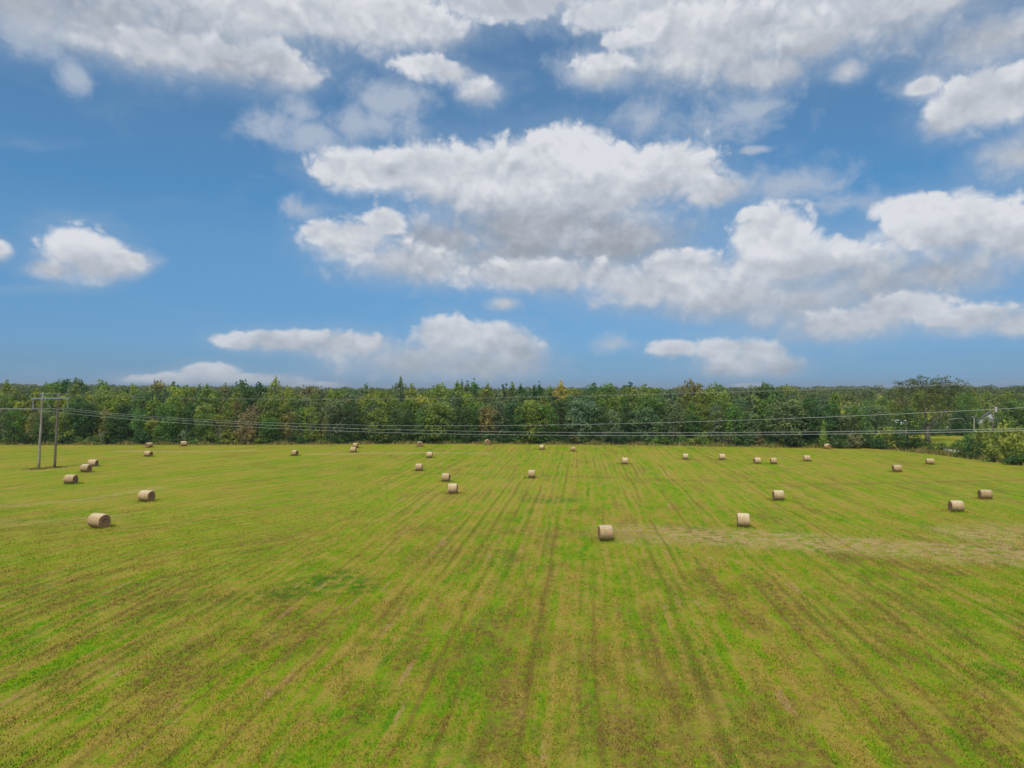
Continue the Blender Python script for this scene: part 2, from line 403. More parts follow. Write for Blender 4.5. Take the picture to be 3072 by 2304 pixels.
    col = over(col, band(GP((900, 1770), (1010, 1728), (1060, 1760)), 2.6, 1.6, 22.0), G_LUSH, 0.9)
    col = over(col, band(GP((560, 1800), (800, 1790)), 2.0, 1.4, 23.0), G_OLIVED, 0.75)
    # headland: tan strip along the wood and the right-hand hedge
    col = over(col, band(EDGE, 2.4, 1.2, 31.0), G_EDGE, 0.9)
    # bare patches and clods inside the swath lines
    col = over(col, lw, G_TANL, 0.70, t.mapr(clump, 0.33, 0.58))
    col = over(col, ln, G_LINE, 0.60, t.mapr(clump, 0.3, 0.55))
    bare = t.mapr(t.math('ADD', t.math('MULTIPLY', fine, 0.6), t.math('MULTIPLY', t.noise(t.vec('MULTIPLY', P, (1.0, 0.35, 1.0)), 0.55, 4.0, 0.6), 0.6)), 0.715, 0.775)
    col = over(col, bare, G_BARE, 0.5, None)
    # darker chips between the blades
    chips = t.mapr(t.noise(P, 9.0, 4.0, 0.7), 0.55, 0.75)
    col = t.mix(t.math('MULTIPLY', chips, 0.35), col, G_DARK)
    hi = t.mapr(t.noise(t.vec('ADD', P, (7, 3, 0)), 3.2, 5.0, 0.75), 0.52, 0.72)
    col = t.mix(t.math('MULTIPLY', hi, 0.25), col, G_LIGHT)
    t.l.new(col, go.inputs[0])
    hgt = t.math('ADD', t.math('MULTIPLY', grain, 0.9), t.math('MULTIPLY', tuft2, 1.6))
    t.l.new(t.math('SUBTRACT', hgt, t.math('MULTIPLY', ln, 0.5)), go.inputs[1])
    m, t, b = new_mat('hay_meadow', 0.95, 0.05)
    g = t.n.new('ShaderNodeGroup'); g.node_tree = grp
    t.l.new(t.n.new('ShaderNodeTexCoord').outputs['Object'], g.inputs[0])
    t.l.new(g.outputs[0], b.inputs['Base Color']); hgt = g.outputs[1]
    # standing blades take the colour of the turf they grow from, some fresher, some dry
    mb, tb, bb = new_mat('meadow_blades', 0.8, 0.15)
    g = tb.n.new('ShaderNodeGroup'); g.node_tree = grp
    tb.l.new(tb.n.new('ShaderNodeTexCoord').outputs['Object'], g.inputs[0])
    at = tb.n.new('ShaderNodeAttribute'); at.attribute_name = 'tint'
    k = tb.ramp(at.outputs['Fac'], [(0.0, (0.74, 0.82, 0.7)), (0.5, (1.0, 1.05, 1.0)), (0.88, (1.22, 1.16, 1.1)), (1.0, (1.5, 1.3, 1.4))])
    tb.l.new(tb.mix(1.0, g.outputs[0], k, 'MULTIPLY'), bb.inputs['Base Color'])
    global BLADES; BLADES = mb
    bn = t.n.new('ShaderNodeBump'); bn.inputs['Strength'].default_value = 0.7; bn.inputs['Distance'].default_value = 0.16
    t.l.new(hgt, bn.inputs['Height']); t.l.new(bn.outputs[0], b.inputs['Normal'])
    return m
G_DARK = (0.075, 0.13, 0.012); G_TUFT = (0.095, 0.150, 0.012); G_LUSH2 = (0.12, 0.265, 0.006); G_LIME = (0.212, 0.348, 0.007); G_OLIVE = (0.276, 0.310, 0.016)
G_STRAW = (0.41, 0.305, 0.058); G_TAN = (0.42, 0.29, 0.11); G_TANL = (0.43, 0.315, 0.070); G_PALE = (0.50, 0.365, 0.165)
G_BROWN = (0.225, 0.155, 0.040); G_LUSH = (0.06, 0.19, 0.008); G_OLIVED = (0.13, 0.16, 0.018)
G_EDGE = (0.28, 0.21, 0.07); G_LINE = (0.21, 0.14, 0.035); G_BARE = (0.50, 0.31, 0.16); G_LIGHT = (0.36, 0.37, 0.06)
# foot of the wood and the right-hand field edge, as ground points
EDGE = [(-190, 187)] + [ground_at(*p) for p in ((0, 1334), (700, 1334), (1100, 1332), (1500, 1331), (2000, 1336), (2350, 1342), (2620, 1343), (2860, 1368), (3072, 1395))] + [(103, 110), (106, 60)]
# EDGE is the tan strip; the first trees stand just beyond it


def leaf_material():
    m, t, b = new_mat('leaves', 0.75, 0.25)
    oi = t.n.new('ShaderNodeObjectInfo')
    at = t.n.new('ShaderNodeAttribute'); at.attribute_name = 'tint'
    tc = t.n.new('ShaderNodeTexCoord').outputs['Object']
    n = t.noise(t.vec('ADD', tc, t.vec('MULTIPLY', t.comb(oi.outputs['Random'], oi.outputs['Random'], 0.0), (50, 31, 0))), 0.35, 4.0, 0.6)
    f = t.math('ADD', t.math('MULTIPLY', at.outputs['Fac'], 0.55), t.math('MULTIPLY', n, 0.9))
    base = oi.outputs['Color']
    k = t.ramp(t.math('SUBTRACT', f, 0.22), [(0.0, (0.52, 0.60, 0.60)), (0.45, (0.95, 0.95, 0.95)), (1.0, (1.95, 1.70, 1.15))])
    col = t.mix(1.0, base, k, 'MULTIPLY')
    t.l.new(col, b.inputs['Base Color'])
    tr = t.n.new('ShaderNodeBsdfTranslucent'); t.l.new(col, tr.inputs[0])
    mx = t.n.new('ShaderNodeMixShader'); mx.inputs[0].default_value = 0.40
    t.l.new(b.outputs[0], mx.inputs[1]); t.l.new(tr.outputs[0], mx.inputs[2])
    t.l.new(mx.outputs[0], t.n['Material Output'].inputs[0])
    return m
LEAF = leaf_material()
BARK = simple_mat('bark', (0.10, 0.085, 0.07), (0.20, 0.175, 0.15), 4.0, 0.95, 0.1, 0.5, (1, 1, 0.25))
DEADWOOD = simple_mat('dead_wood', (0.30, 0.27, 0.24), (0.42, 0.39, 0.35), 5.0, 0.95, 0.1, 0.3, (1, 1, 0.3))
WEED = None


# ------------------------------------------------------------------ the ground
def hill(x, y):
    r = math.hypot(x, y)
    t = min(max((r - 420) / 900.0, 0), 1); t = t * t * (3 - 2 * t)
    side = 4.2 + 7.0 * math.exp(-((x + 880) / 380.0) ** 2) + 3.0 * math.exp(-((x - 560) / 200.0) ** 2) + 0.8 * math.sin(x * 0.011)
    return t * side
def build_ground():
    xs = np.concatenate([np.linspace(-6000, -1600, 8), np.linspace(-1500, 1500, 61), np.linspace(1600, 6000, 8)])
    ys = np.concatenate([np.linspace(-1500, -100, 5), np.linspace(0, 2600, 66), np.linspace(3000, 9000, 6)])
    V = [(x, y, hill(x, y)) for y in ys for x in xs]
    nx = len(xs)
    Fc = [(j * nx + i, j * nx + i + 1, (j + 1) * nx + i + 1, (j + 1) * nx + i) for j in range(len(ys) - 1) for i in range(nx - 1)]
    me = mesh_np('ground', V, Fc, ground_material(), True)
    tag(link('ground', me), kind='structure')
build_ground()


# ------------------------------------------------------------------ hay bales
def bale_materials():
    m, t, b = new_mat('net_wrapped_hay', 0.9, 0.15)
    tc = t.n.new('ShaderNodeTexCoord').outputs['Object']; s = t.sep(tc)
    oi = t.n.new('ShaderNodeObjectInfo')
    off = t.comb(t.math('MULTIPLY', oi.outputs['Random'], 40.0), 0.0, 0.0)
    rings = t.noise(t.vec('ADD', t.vec('MULTIPLY', tc, (9.0, 0.6, 0.6)), off), 1.6, 5.0, 0.7)
    n = t.noise(t.vec('ADD', tc, off), 6.0, 5.0, 0.7)
    f = t.math('ADD', t.math('MULTIPLY', rings, 0.6), t.math('MULTIPLY', n, 0.5))
    col = t.ramp(f, [(0.36, (0.25, 0.145, 0.070)), (0.48, (0.43, 0.285, 0.145)), (0.58, (0.54, 0.385, 0.205)), (0.70, (0.64, 0.49, 0.285))])
    # overhead light put into the colour: pale lit crown, red-brown shaded foot
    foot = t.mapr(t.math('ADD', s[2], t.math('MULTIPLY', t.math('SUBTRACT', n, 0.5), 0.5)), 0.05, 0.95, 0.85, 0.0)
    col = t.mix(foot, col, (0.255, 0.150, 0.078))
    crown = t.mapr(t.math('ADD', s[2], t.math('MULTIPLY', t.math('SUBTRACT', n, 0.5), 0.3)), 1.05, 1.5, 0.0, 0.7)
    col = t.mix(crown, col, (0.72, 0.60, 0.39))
    tone = t.mapr(oi.outputs['Random'], 0.0, 1.0, 0.80, 1.10, False)
    col = t.mix(1.0, col, t.comb(tone, t.math('POWER', tone, 1.2), t.math('POWER', tone, 1.5)), 'MULTIPLY')
    t.l.new(col, b.inputs['Base Color'])
    bn = t.n.new('ShaderNodeBump'); bn.inputs['Strength'].default_value = 0.5; bn.inputs['Distance'].default_value = 0.04
    t.l.new(f, bn.inputs['Height']); t.l.new(bn.outputs[0], b.inputs['Normal'])
    m2, t, b = new_mat('rolled_hay_end', 0.95, 0.1)
    tc = t.n.new('ShaderNodeTexCoord').outputs['Object']; s = t.sep(tc)
    oy = s[1]; oz = t.math('SUBTRACT', s[2], 0.75)
    r = t.math('SQRT', t.math('ADD', t.math('MULTIPLY', oy, oy), t.math('MULTIPLY', oz, oz)))
    th = t.math('ARCTAN2', oy, oz)
    n = t.noise(tc, 7.0, 5.0, 0.75)
    sp = t.math('SINE', t.math('ADD', t.math('ADD', t.math('MULTIPLY', r, 52.0), th), t.math('MULTIPLY', n, 7.0)))
    f = t.math('ADD', t.math('MULTIPLY', sp, 0.16), n)
    col = t.ramp(f, [(0.32, (0.15, 0.072, 0.038)), (0.5, (0.32, 0.180, 0.095)), (0.68, (0.50, 0.31, 0.165))])
    rim = t.mapr(r, 0.62, 0.74)
    col = t.mix(t.math('MULTIPLY', rim, 0.6), col, (0.52, 0.36, 0.21))
    t.l.new(col, b.inputs['Base Color'])
    bn = t.n.new('ShaderNodeBump'); bn.inputs['Strength'].default_value = 0.8; bn.inputs['Distance'].default_value = 0.05
    t.l.new(f, bn.inputs['Height']); t.l.new(bn.outputs[0], b.inputs['Normal'])
    return m, m2
M_WRAP, M_END = bale_materials()

def bale_meshes(seed):
    """a roll 1.5 m across and 1.4 m long, axis along X, base at z = 0: side wrap and one end"""
    rnd = random.Random(seed); N = 56; R = 0.75; H = 0.70
    prof = [(-H, R - 0.07), (-H + 0.03, R - 0.025), (-H + 0.09, R), (-0.4, R + 0.008), (-0.13, R + 0.012), (0.15, R + 0.010), (0.42, R + 0.006), (H - 0.09, R), (H - 0.03, R - 0.025), (H, R - 0.07)]
    ph = [rnd.uniform(0, 6.28) for _ in range(6)]
    def shape(x, r, a):
        r = r * (1 + 0.012 * math.sin(3 * a + ph[0]) + 0.008 * math.sin(5 * a + ph[1] + x * 3) + 0.006 * math.sin(11 * a + ph[2] - x * 5))
        y = r * math.sin(a); z = 0.75 - r * math.cos(a)
        k = math.exp(-max(z, 0) / 0.25)
        y *= 1 + 0.10 * k
        z = max(z, -0.02 + 0.0 * k); z = z if z > 0.09 else z * 0.5 + 0.03     # flattened where it sits
        return (x + 0.012 * math.sin(2 * a + ph[3]), y * 1.015, z - 0.03)
    V = [shape(x, r, 2 * math.pi * j / N) for (x, r) in prof for j in range(N)]
    Fc = [(i * N + j, i * N + (j + 1) % N, (i + 1) * N + (j + 1) % N, (i + 1) * N + j) for i in range(len(prof) - 1) for j in range(N)]
    # loose net tail / twine ridges
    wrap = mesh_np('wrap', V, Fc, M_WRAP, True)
    ends = []
    for sgn in (1, -1):
        rs = [R - 0.07, 0.60, 0.52, 0.42, 0.32, 0.2, 0.1]
        V = []
        for k, r in enumerate(rs):
            for j in range(N):
                a = 2 * math.pi * j / N
                x = sgn * (H + (0 if k == 0 else 0.025 * math.sin(k * 2.1 + a + ph[4]) + rnd.uniform(-0.012, 0.012) - (0.03 if k > 4 else 0)))
                V.append(shape(x, r, a) if k < 1 else (x, r * math.sin(a), 0.735 - r * math.cos(a) * 0.97))
        Fc = [(k * N + j, k * N + (j + 1) % N, (k + 1) * N + (j + 1) % N, (k + 1) * N + j) for k in range(len(rs) - 1) for j in range(N)]
        c = len(V); V.append((sgn * (H - 0.04), 0, 0.735)); k = len(rs) - 1
        Fc += [(k * N + j, k * N + (j + 1) % N, c) for j in range(N)]
        ends.append(mesh_np('end_face', V, Fc, M_END, False))
    return wrap, ends
BALE_M = [bale_meshes(s) for s in range(4)]

# centre x, foot y, width, height in photo pixels, side on which the end shows, share of the width it takes, label
BALES = [
    (299, 1584, 64, 42.5, 'R', .53, 'largest round hay bale of the left group, nearest camera, broad spiral end facing right'),
    (441, 1505, 49, 33.5, 'R', .46, 'hay bale alone to the right of and behind the nearest left one, end facing right'),
    (214, 1452, 40, 28, 'R', .40, 'hay bale nearest the camera of the three just right of the twin pole'),
    (259, 1417, 33, 23.5, 'R', .42, 'pale topped hay bale in the middle of the three beside the twin pole'),
    (280, 1399, 30, 20, 'R', .33, 'hay bale farthest back of the three just right of the twin pole'),
    (446, 1370, 27, 17, 'R', .42, 'front one of two hay bales in line right of the twin pole near the wood'),
    (447, 1343, 24, 15.5, 'L', .45, 'rear one of two bales in line at the wood, end facing left'),
    (551, 1339, 19, 15.5, 'L', .22, 'hay bale right against the wood, beneath the bare grey shrub on the left'),
    (885, 1368, 22, 17.5, 'R', .42, 'single hay bale between the left pair at the wood and the close overlapping pair'),
    (1067, 1344, 16.5, 15, 'R', .24, 'rear bale of the overlapping close pair near the wood'),
    (1060, 1358, 18.5, 16.5, 'R', .2, 'front bale of the overlapping close pair near the wood'),
    (1260, 1341, 18, 16, 'F', .9, 'hay bale at the wood showing its full round end, the one farther left'),
    (1289, 1374, 18, 17.8, 'R', .14, 'hay bale just below and right of the left round-end bale'),
    (1257, 1413, 21.5, 22, 'R', .12, 'hay bale topmost in the column of three left of centre'),
    (1338, 1446, 27, 26, 'R', .2, 'hay bale in the middle of the column of three left of centre'),
    (1359, 1482, 28, 31, 'R', .14, 'hay bale lowest and nearest in the column of three left of centre'),
    (1462, 1335, 17, 16.5, 'F', .9, 'farthest hay bale at centre against the wood showing its full round end'),
    (1626, 1350, 15, 15.5, 'R', .25, 'slightly turned small hay bale, left one of two near the wood right of centre'),
    (1595, 1434.5, 20.5, 24, 'R', .06, 'broadside hay bale standing alone by the brown cross track at centre'),
    (1719, 1355, 13.5, 15, 'L', .06, 'broadside small hay bale, right one of two near the wood right of centre'),
    (1874, 1393, 18, 19.6, 'L', .12, 'hay bale alone between the centre bales and the right-hand row'),
    (2056, 1379, 17, 18, 'L', .1, 'first hay bale from the left in the far right-hand row of five'),
    (2166, 1380, 18, 18, 'L', .1, 'second hay bale from the left in the far right-hand row of five'),
    (2271, 1392, 23, 19, 'L', .3, 'third hay bale in the far right-hand row, end turned left toward camera'),
    (2320, 1393, 20, 19, 'L', .2, 'fourth hay bale in the far right-hand row, close beside the third'),
    (2420, 1384.5, 20, 18, 'L', .15, 'fifth and rightmost hay bale in the far right-hand row'),
    (2482, 1347, 21, 15.5, 'R', .55, 'hay bale against the wood at right, round end turned toward the right'),
    (2334, 1502, 35, 31, 'L', .2, 'hay bale farther back of the diagonal three right of centre'),
    (2690, 1416.5, 28, 21.5, 'L', .26, 'left one of two far hay bales below the big spreading tree'),
    (2789, 1394, 24, 18.5, 'L', .16, 'right one of two far hay bales below the big spreading tree'),
    (2954, 1498, 40, 28.5, 'L', .3, 'rightmost hay bale of the field, rear one of the pair at right edge'),
    (2867, 1536, 44, 34, 'L', .3, 'front one of the pair of hay bales near the right edge'),
    (2229, 1582, 37, 41, 'L', .08, 'broadside hay bale in the middle of the diagonal three right of centre'),
    (1816, 1624, 44, 47.5, 'L', .2, 'nearest hay bale of all right of centre, standing by itself on the mown lines'),
]
M_NET = simple_mat('pale_net', (0.62, 0.60, 0.44), (0.74, 0.72, 0.56), 5.0)
M_TEAR = simple_mat('dark_gap', (0.04, 0.03, 0.02), (0.07, 0.05, 0.035), 5.0)
def place_bales():
    rnd = random.Random(5)
    for i, (px, py, w, h, side, fr, label) in enumerate(BALES):
        x, y = ground_at(px, py); s = F / y; D = h / s
        sina = min(fr * w / h, 0.80)
        al = math.asin(sina)
        L = (w - fr * w) / s / max(math.cos(al), 0.25)
        L = min(max(L, 0.82 * D), 1.15 * D)
        psi = math.atan2(x, y); p = Vector((math.cos(psi), -math.sin(psi))); tocam = Vector((-math.sin(psi), -math.cos(psi)))
        if side == 'F': al = math.radians(83); L = 0.9 * D; D = max(D, 0.95 * w / s)
        sg = -1 if side == 'L' else 1
        n = p * (sg * math.cos(al)) + tocam * math.sin(al)
        rz = math.atan2(n.y, n.x)
        off = D * 0.30
        root = empty('hay_bale', (x - tocam.x * off, y - tocam.y * off, 0.0), rz)
        root.scale = (L / 1.40, D / 1.5, D / 1.5)
        tag(root, label, 'hay bale', 'round hay bales lying on the mown field')
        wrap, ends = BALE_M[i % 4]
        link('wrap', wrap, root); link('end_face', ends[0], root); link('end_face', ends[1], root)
        if i == 3:                                        # torn pale net with a dark gap on top of this one
            for nm, x0, x1, a0, a1, mt in (('torn_net', -0.5, 0.5, -0.5, 0.35, M_NET), ('dark_tear', -0.05, 0.6, 0.36, 0.52, M_TEAR)):
                V = []; Fc = []; K = 8
                for k in range(K + 1):
                    a = a0 + (a1 - a0) * k / K
                    for r in (0.772, 0.80):
                        for xx in (x0 + 0.05 * math.sin(k * 2.0), x1 + 0.06 * math.sin(k * 1.3)): V.append((xx, -r * math.sin(-a), 0.72 + r * math.cos(a)))
                for k in range(K):
                    o = 4 * k
                    Fc += [(o, o + 1, o + 5, o + 4), (o + 2, o + 6, o + 7, o + 3), (o, o + 4, o + 6, o + 2), (o + 1, o + 3, o + 7, o + 5)]
                Fc += [(0, 2, 3, 1), (4 * K, 4 * K + 1, 4 * K + 3, 4 * K + 2)]
                link(nm, mesh_np(nm, V, Fc, mt), root)
place_bales()


# ------------------------------------------------------------------ foliage meshes
def leaf_quads(rng, C, Nrm, size):
    """one bent irregular leaf spray (a quad) at each centre"""
    n = len(C)
    Nrm = Nrm / np.linalg.norm(Nrm, axis=1, keepdims=True)
    a = rng.normal(size=(n, 3)); u = np.cross(Nrm, a); u /= np.linalg.norm(u, axis=1, keepdims=True)
    v = np.cross(Nrm, u)
    sz = size * rng.uniform(0.55, 1.35, (n, 1))
    q = []
    for (su, sv) in ((-1, -0.45), (0.15, -0.75), (1, 0.35), (-0.2, 0.8)):
        j = rng.uniform(0.6, 1.3, (n, 2))
        q.append(C + u * (su * j[:, :1] * sz * .5) + v * (sv * j[:, 1:] * sz * .5) + Nrm * (rng.uniform(-.18, .18, (n, 1)) * sz))
    V = np.stack(q, 1).reshape(-1, 3)
    return V, np.arange(n * 4).reshape(n, 4)

def lobes_to_leaves(rng, lobes, per_area, size, up=0.25, jit=0.45):
    Cs, Ns, T = [], [], []
    for (cx, cy, cz, rx, ry, rz) in lobes:
        n = max(int(per_area * (rx * ry + rx * rz + ry * rz)), 12)
        d = rng.normal(size=(n, 3)); d /= np.linalg.norm(d, axis=1, keepdims=True)
        keep = d[:, 2] > -0.75; d = d[keep]; n = len(d)
        r = rng.uniform(0.55, 1.0, (n, 1)) ** 0.5 * (1 + 0.10 * rng.normal(size=(n, 1)))
        R3 = np.array([[rx, ry, rz]])
        Cs.append(np.array([[cx, cy, cz]]) + d * R3 * r)
        Ns.append(d / R3 * min(rx, rz) + rng.normal(size=(n, 3)) * jit * 0.6 + np.array([[0, 0, up]]))
        lt = rng.uniform(0, 1)
        T.append(np.clip(lt * 0.7 + rng.uniform(0, 0.3, n), 0, 1))
    C = np.concatenate(Cs); Nn = np.concatenate(Ns); T = np.concatenate(T)
    keep = C[:, 2] > 0.05
    C, Nn, T = C[keep], Nn[keep], T[keep]
    V, Fc = leaf_quads(rng, C, Nn, size)
    return V, Fc, T

def tree_meshes(seed, kind, leaf=0.46, dens=17.0):
    """a tree about 12 m tall: trunk with limbs, crown of leaf sprays"""
    rng = np.random.default_rng(seed); rnd = random.Random(seed)
    H = 12.0; lobes = []
    if kind == 'round':
        R, z0, zc = 3.3, 1.2, 6.8; N = 34
    elif kind == 'broad':
        R, z0, zc = 4.2, 1.5, 7.2; N = 40
    elif kind == 'cone':
        R, z0, zc = 2.7, 0.8, 4.6; N = 32
    else:                                          # 'tall': narrow irregular
        R, z0, zc = 2.4, 1.8, 7.4; N = 28
    pts = []
    for i in range(N):
        u = (i + 0.5) / N; z = z0 + (H - 0.9 - z0) * u
        if kind == 'cone': rr = R * (1 - u) ** 0.75 + 0.15
        else:
            q = (z - zc) / ((H - zc) if z > zc else (zc - z0 + 1.2)); rr = R * math.sqrt(max(1 - q * q, 0.03))
        a = i * 2.39996 + rnd.uniform(-0.5, 0.5); off = rr * rnd.uniform(0.35, 0.86)
        s = rnd.uniform(0.7, 1.35) * (0.36 * R if kind != 'cone' else 0.20 * R + 0.30 * rr)
        pts.append((math.cos(a) * off, math.sin(a) * off, z))
        lobes.append((math.cos(a) * off, math.sin(a) * off, z, s, s, s * rnd.uniform(0.6, 0.85)))
    for _ in range(11):                            # ragged leaders breaking the outline
        a = rnd.uniform(0, 6.28); r = rnd.uniform(0, 0.55) * R; z = H - 0.9 - r * 0.6 + rnd.uniform(-0.5, 1.1)
        lobes.append((math.cos(a) * r, math.sin(a) * r, z, rnd.uniform(.22, .5), rnd.uniform(.22, .5), rnd.uniform(.5, 1.0)))
    V, Fc, T = lobes_to_leaves(rng, lobes, dens, leaf)
    crown = mesh_np('crown', V, Fc, LEAF, False, T)
    mb = MB()
    lean = [(rnd.uniform(-.15, .15) * k, rnd.uniform(-.15, .15) * k, z) for k, z in ((0, -0.3), (0.5, 1.5), (1, 4), (1.4, 7), (1.6, 10.2))]
    mb.tube(lean, [0.30, 0.22, 0.17, 0.11, 0.04], 8)
    for p in pts[::3]:
        zb = max(p[2] - rnd.uniform(1.2, 2.4), 1.2)
        k = min(zb / 7.0, 1) * 1.2
        b0 = (lean[2][0] * k * 0.8, lean[2][1] * k * 0.8, zb)
        mid = (p[0] * 0.5, p[1] * 0.5, (zb + p[2]) / 2 - 0.1)
        mb.tube([b0, mid, p], [0.09, 0.06, 0.025], 5)
    trunk = mesh_np('trunk', mb.V, mb.F, BARK, True)
    return trunk, crown

def shrub_meshes(seed, dens=26.0, leaf=0.30):
    """a bushy shrub about 3 m tall and wide"""
    rng = np.random.default_rng(seed); rnd = random.Random(seed); lobes = []; mb = MB()
    for i in range(20):
        a = rnd.uniform(0, 6.28); r = rnd.uniform(0, 1.35); z = rnd.uniform(0.3, 2.6 - r * 0.8)
        s = rnd.uniform(0.4, 0.8)
        lobes.append((math.cos(a) * r, math.sin(a) * r, z, s, s, s * 0.8))
        if i % 2 == 0:
            mb.tube([(math.cos(a) * 0.15, math.sin(a) * 0.15, -0.1), (math.cos(a) * r * .6, math.sin(a) * r * .6, z * .6), (math.cos(a) * r, math.sin(a) * r, z)], [0.05, 0.03, 0.012], 5)
    V, Fc, T = lobes_to_leaves(rng, lobes, dens, leaf, 0.3)
    return mesh_np('stems', mb.V, mb.F, BARK, True), mesh_np('foliage', V, Fc, LEAF, False, T)

TREES = {k: [tree_meshes(100 + 10 * j + i, k) for i in range(4)] for j, k in enumerate(('round', 'broad', 'cone', 'tall'))}
SHRUBS = [shrub_meshes(300 + i) for i in range(5)]

COLS = {   # leaf colours (linear)
    'dark green': (0.104, 0.190, 0.062), 'deep green': (0.078, 0.160, 0.052), 'mid green': (0.160, 0.280, 0.068),
    'grey green': (0.195, 0.275, 0.135), 'olive green': (0.250, 0.320, 0.070), 'yellow green': (0.330, 0.400, 0.070),
    'golden yellow': (0.47, 0.42, 0.075), 'rusty orange': (0.38, 0.26, 0.10), 'brownish green': (0.280, 0.265, 0.115),
}
SHAPES = {'round': 'round-crowned', 'broad': 'broad-crowned', 'cone': 'pointed', 'tall': 'narrow'}
def jitter(c, rnd, k=0.14):
    b = rnd.uniform(1 - k, 1 + k)
    return (c[0] * b * rnd.uniform(1 - k, 1 + k), c[1] * b, c[2] * b * rnd.uniform(1 - k, 1 + k), 1.0)
def put_tree(name, x, y, h, kind, colour, label, group, rnd, wide=1.0, z=0.0, cat='tree'):
    tr, cr = TREES[kind][rnd.randrange(4)]
    root = empty(name, (x, y, z), rnd.uniform(0, 6.28))
    s = h / 12.6; root.scale = (s * wide, s * wide, s)
    tag(root, label, cat, group)
    a = link('trunk', tr, root); b = link('crown', cr, root)
    k = GAIN.get(name, 1.0); b.color = tuple(q * k for q in jitter(COLS[colour], rnd)[:3]) + (1.0,)
    return root
GAIN = {}
def put_shrub(name, x, y, h, w, colour, label, group, rnd, z=0.0):
    st, fo = SHRUBS[rnd.randrange(5)]
    root = empty(name, (x, y, z), rnd.uniform(0, 6.28))
    root.scale = (w / 3.0, w / 3.0, h / 2.55)
    tag(root, label, 'shrub', group)
    link('stems', st, root); b = link('foliage', fo, root); b.color = jitter(COLS[colour], rnd)
    return root


# ------------------------------------------------------------------ the wood across the far side of the field
MARKS = [(-250, 'left edge of view'), (150, 'twin power pole'), (446, 'two bales in line'), (551, 'bale against the wood'), (885, 'lone far bale'),
         (1063, 'overlapping bale pair'), (1260, 'left round-end bale'), (1462, 'central round-end bale'), (1626, 'left bale right of centre'),
         (1874, 'bale between centre and right row'), (2056, 'first bale of right row'), (2166, 'second bale of right row'),
         (2271, 'third bale of right row'), (2420, 'last bale of right row')]
ORD = ['first', 'second', 'third', 'fourth', 'fifth', 'sixth', 'seventh', 'eighth', 'ninth', 'tenth', 'eleventh', 'twelfth']
def ORD2(n): return ['thirteenth','fourteenth','fifteenth','sixteenth','seventeenth','eighteenth','nineteenth','twentieth'][min(n-13,7)]
def edge_y(x):
    xs = [p[0] for p in EDGE[:-3]]; ys = [p[1] for p in EDGE[:-3]]
    return float(np.interp(x, xs, ys))
def palette(px, row, rnd):
    """colour mix along the wood: autumn yellows at the left, dark greens from the middle to the right"""
    l = max(0.0, 1 - px / 1500.0)
    if row == 0:
        w = {'dark green': 4, 'deep green': 3, 'mid green': 3, 'grey green': 2.4, 'olive green': 1 + 2 * l, 'yellow green': .3 + 1.2 * l, 'brownish green': .3 + 1.0 * l, 'rusty orange': .25 * l}
    elif row == 1:
        w = {'dark green': 3, 'mid green': 3, 'grey green': 3.5, 'olive green': 3 + 3 * l, 'yellow green': .8 + 3.0 * l, 'golden yellow': .5 * l, 'rusty orange': .25 * l, 'brownish green': .3 + l}
    elif row == 2:
        w = {'mid green': 2.5, 'grey green': 2.5, 'olive green': 4, 'yellow green': 1.8 + 4 * l, 'golden yellow': .05 + 1.2 * l, 'rusty orange': .03 + .5 * l, 'dark green': 2}
    else:
        w = {'dark green': 4, 'mid green': 3, 'olive green': 4.5, 'yellow green': 1.4 + 2 * l, 'grey green': 3, 'rusty orange': .06, 'brownish green': .6}
    if px > 1800: w['yellow green'] = w.get('yellow green', 0) * 0.6
    if px > 1500: w['rusty orange'] = 0.0
    ks = list(w); return rnd.choices(ks, [w[k] for k in ks])[0]
ROWNAME = ['front row of the wood', 'second row of the wood', 'third row of the wood', 'back row of the wood']
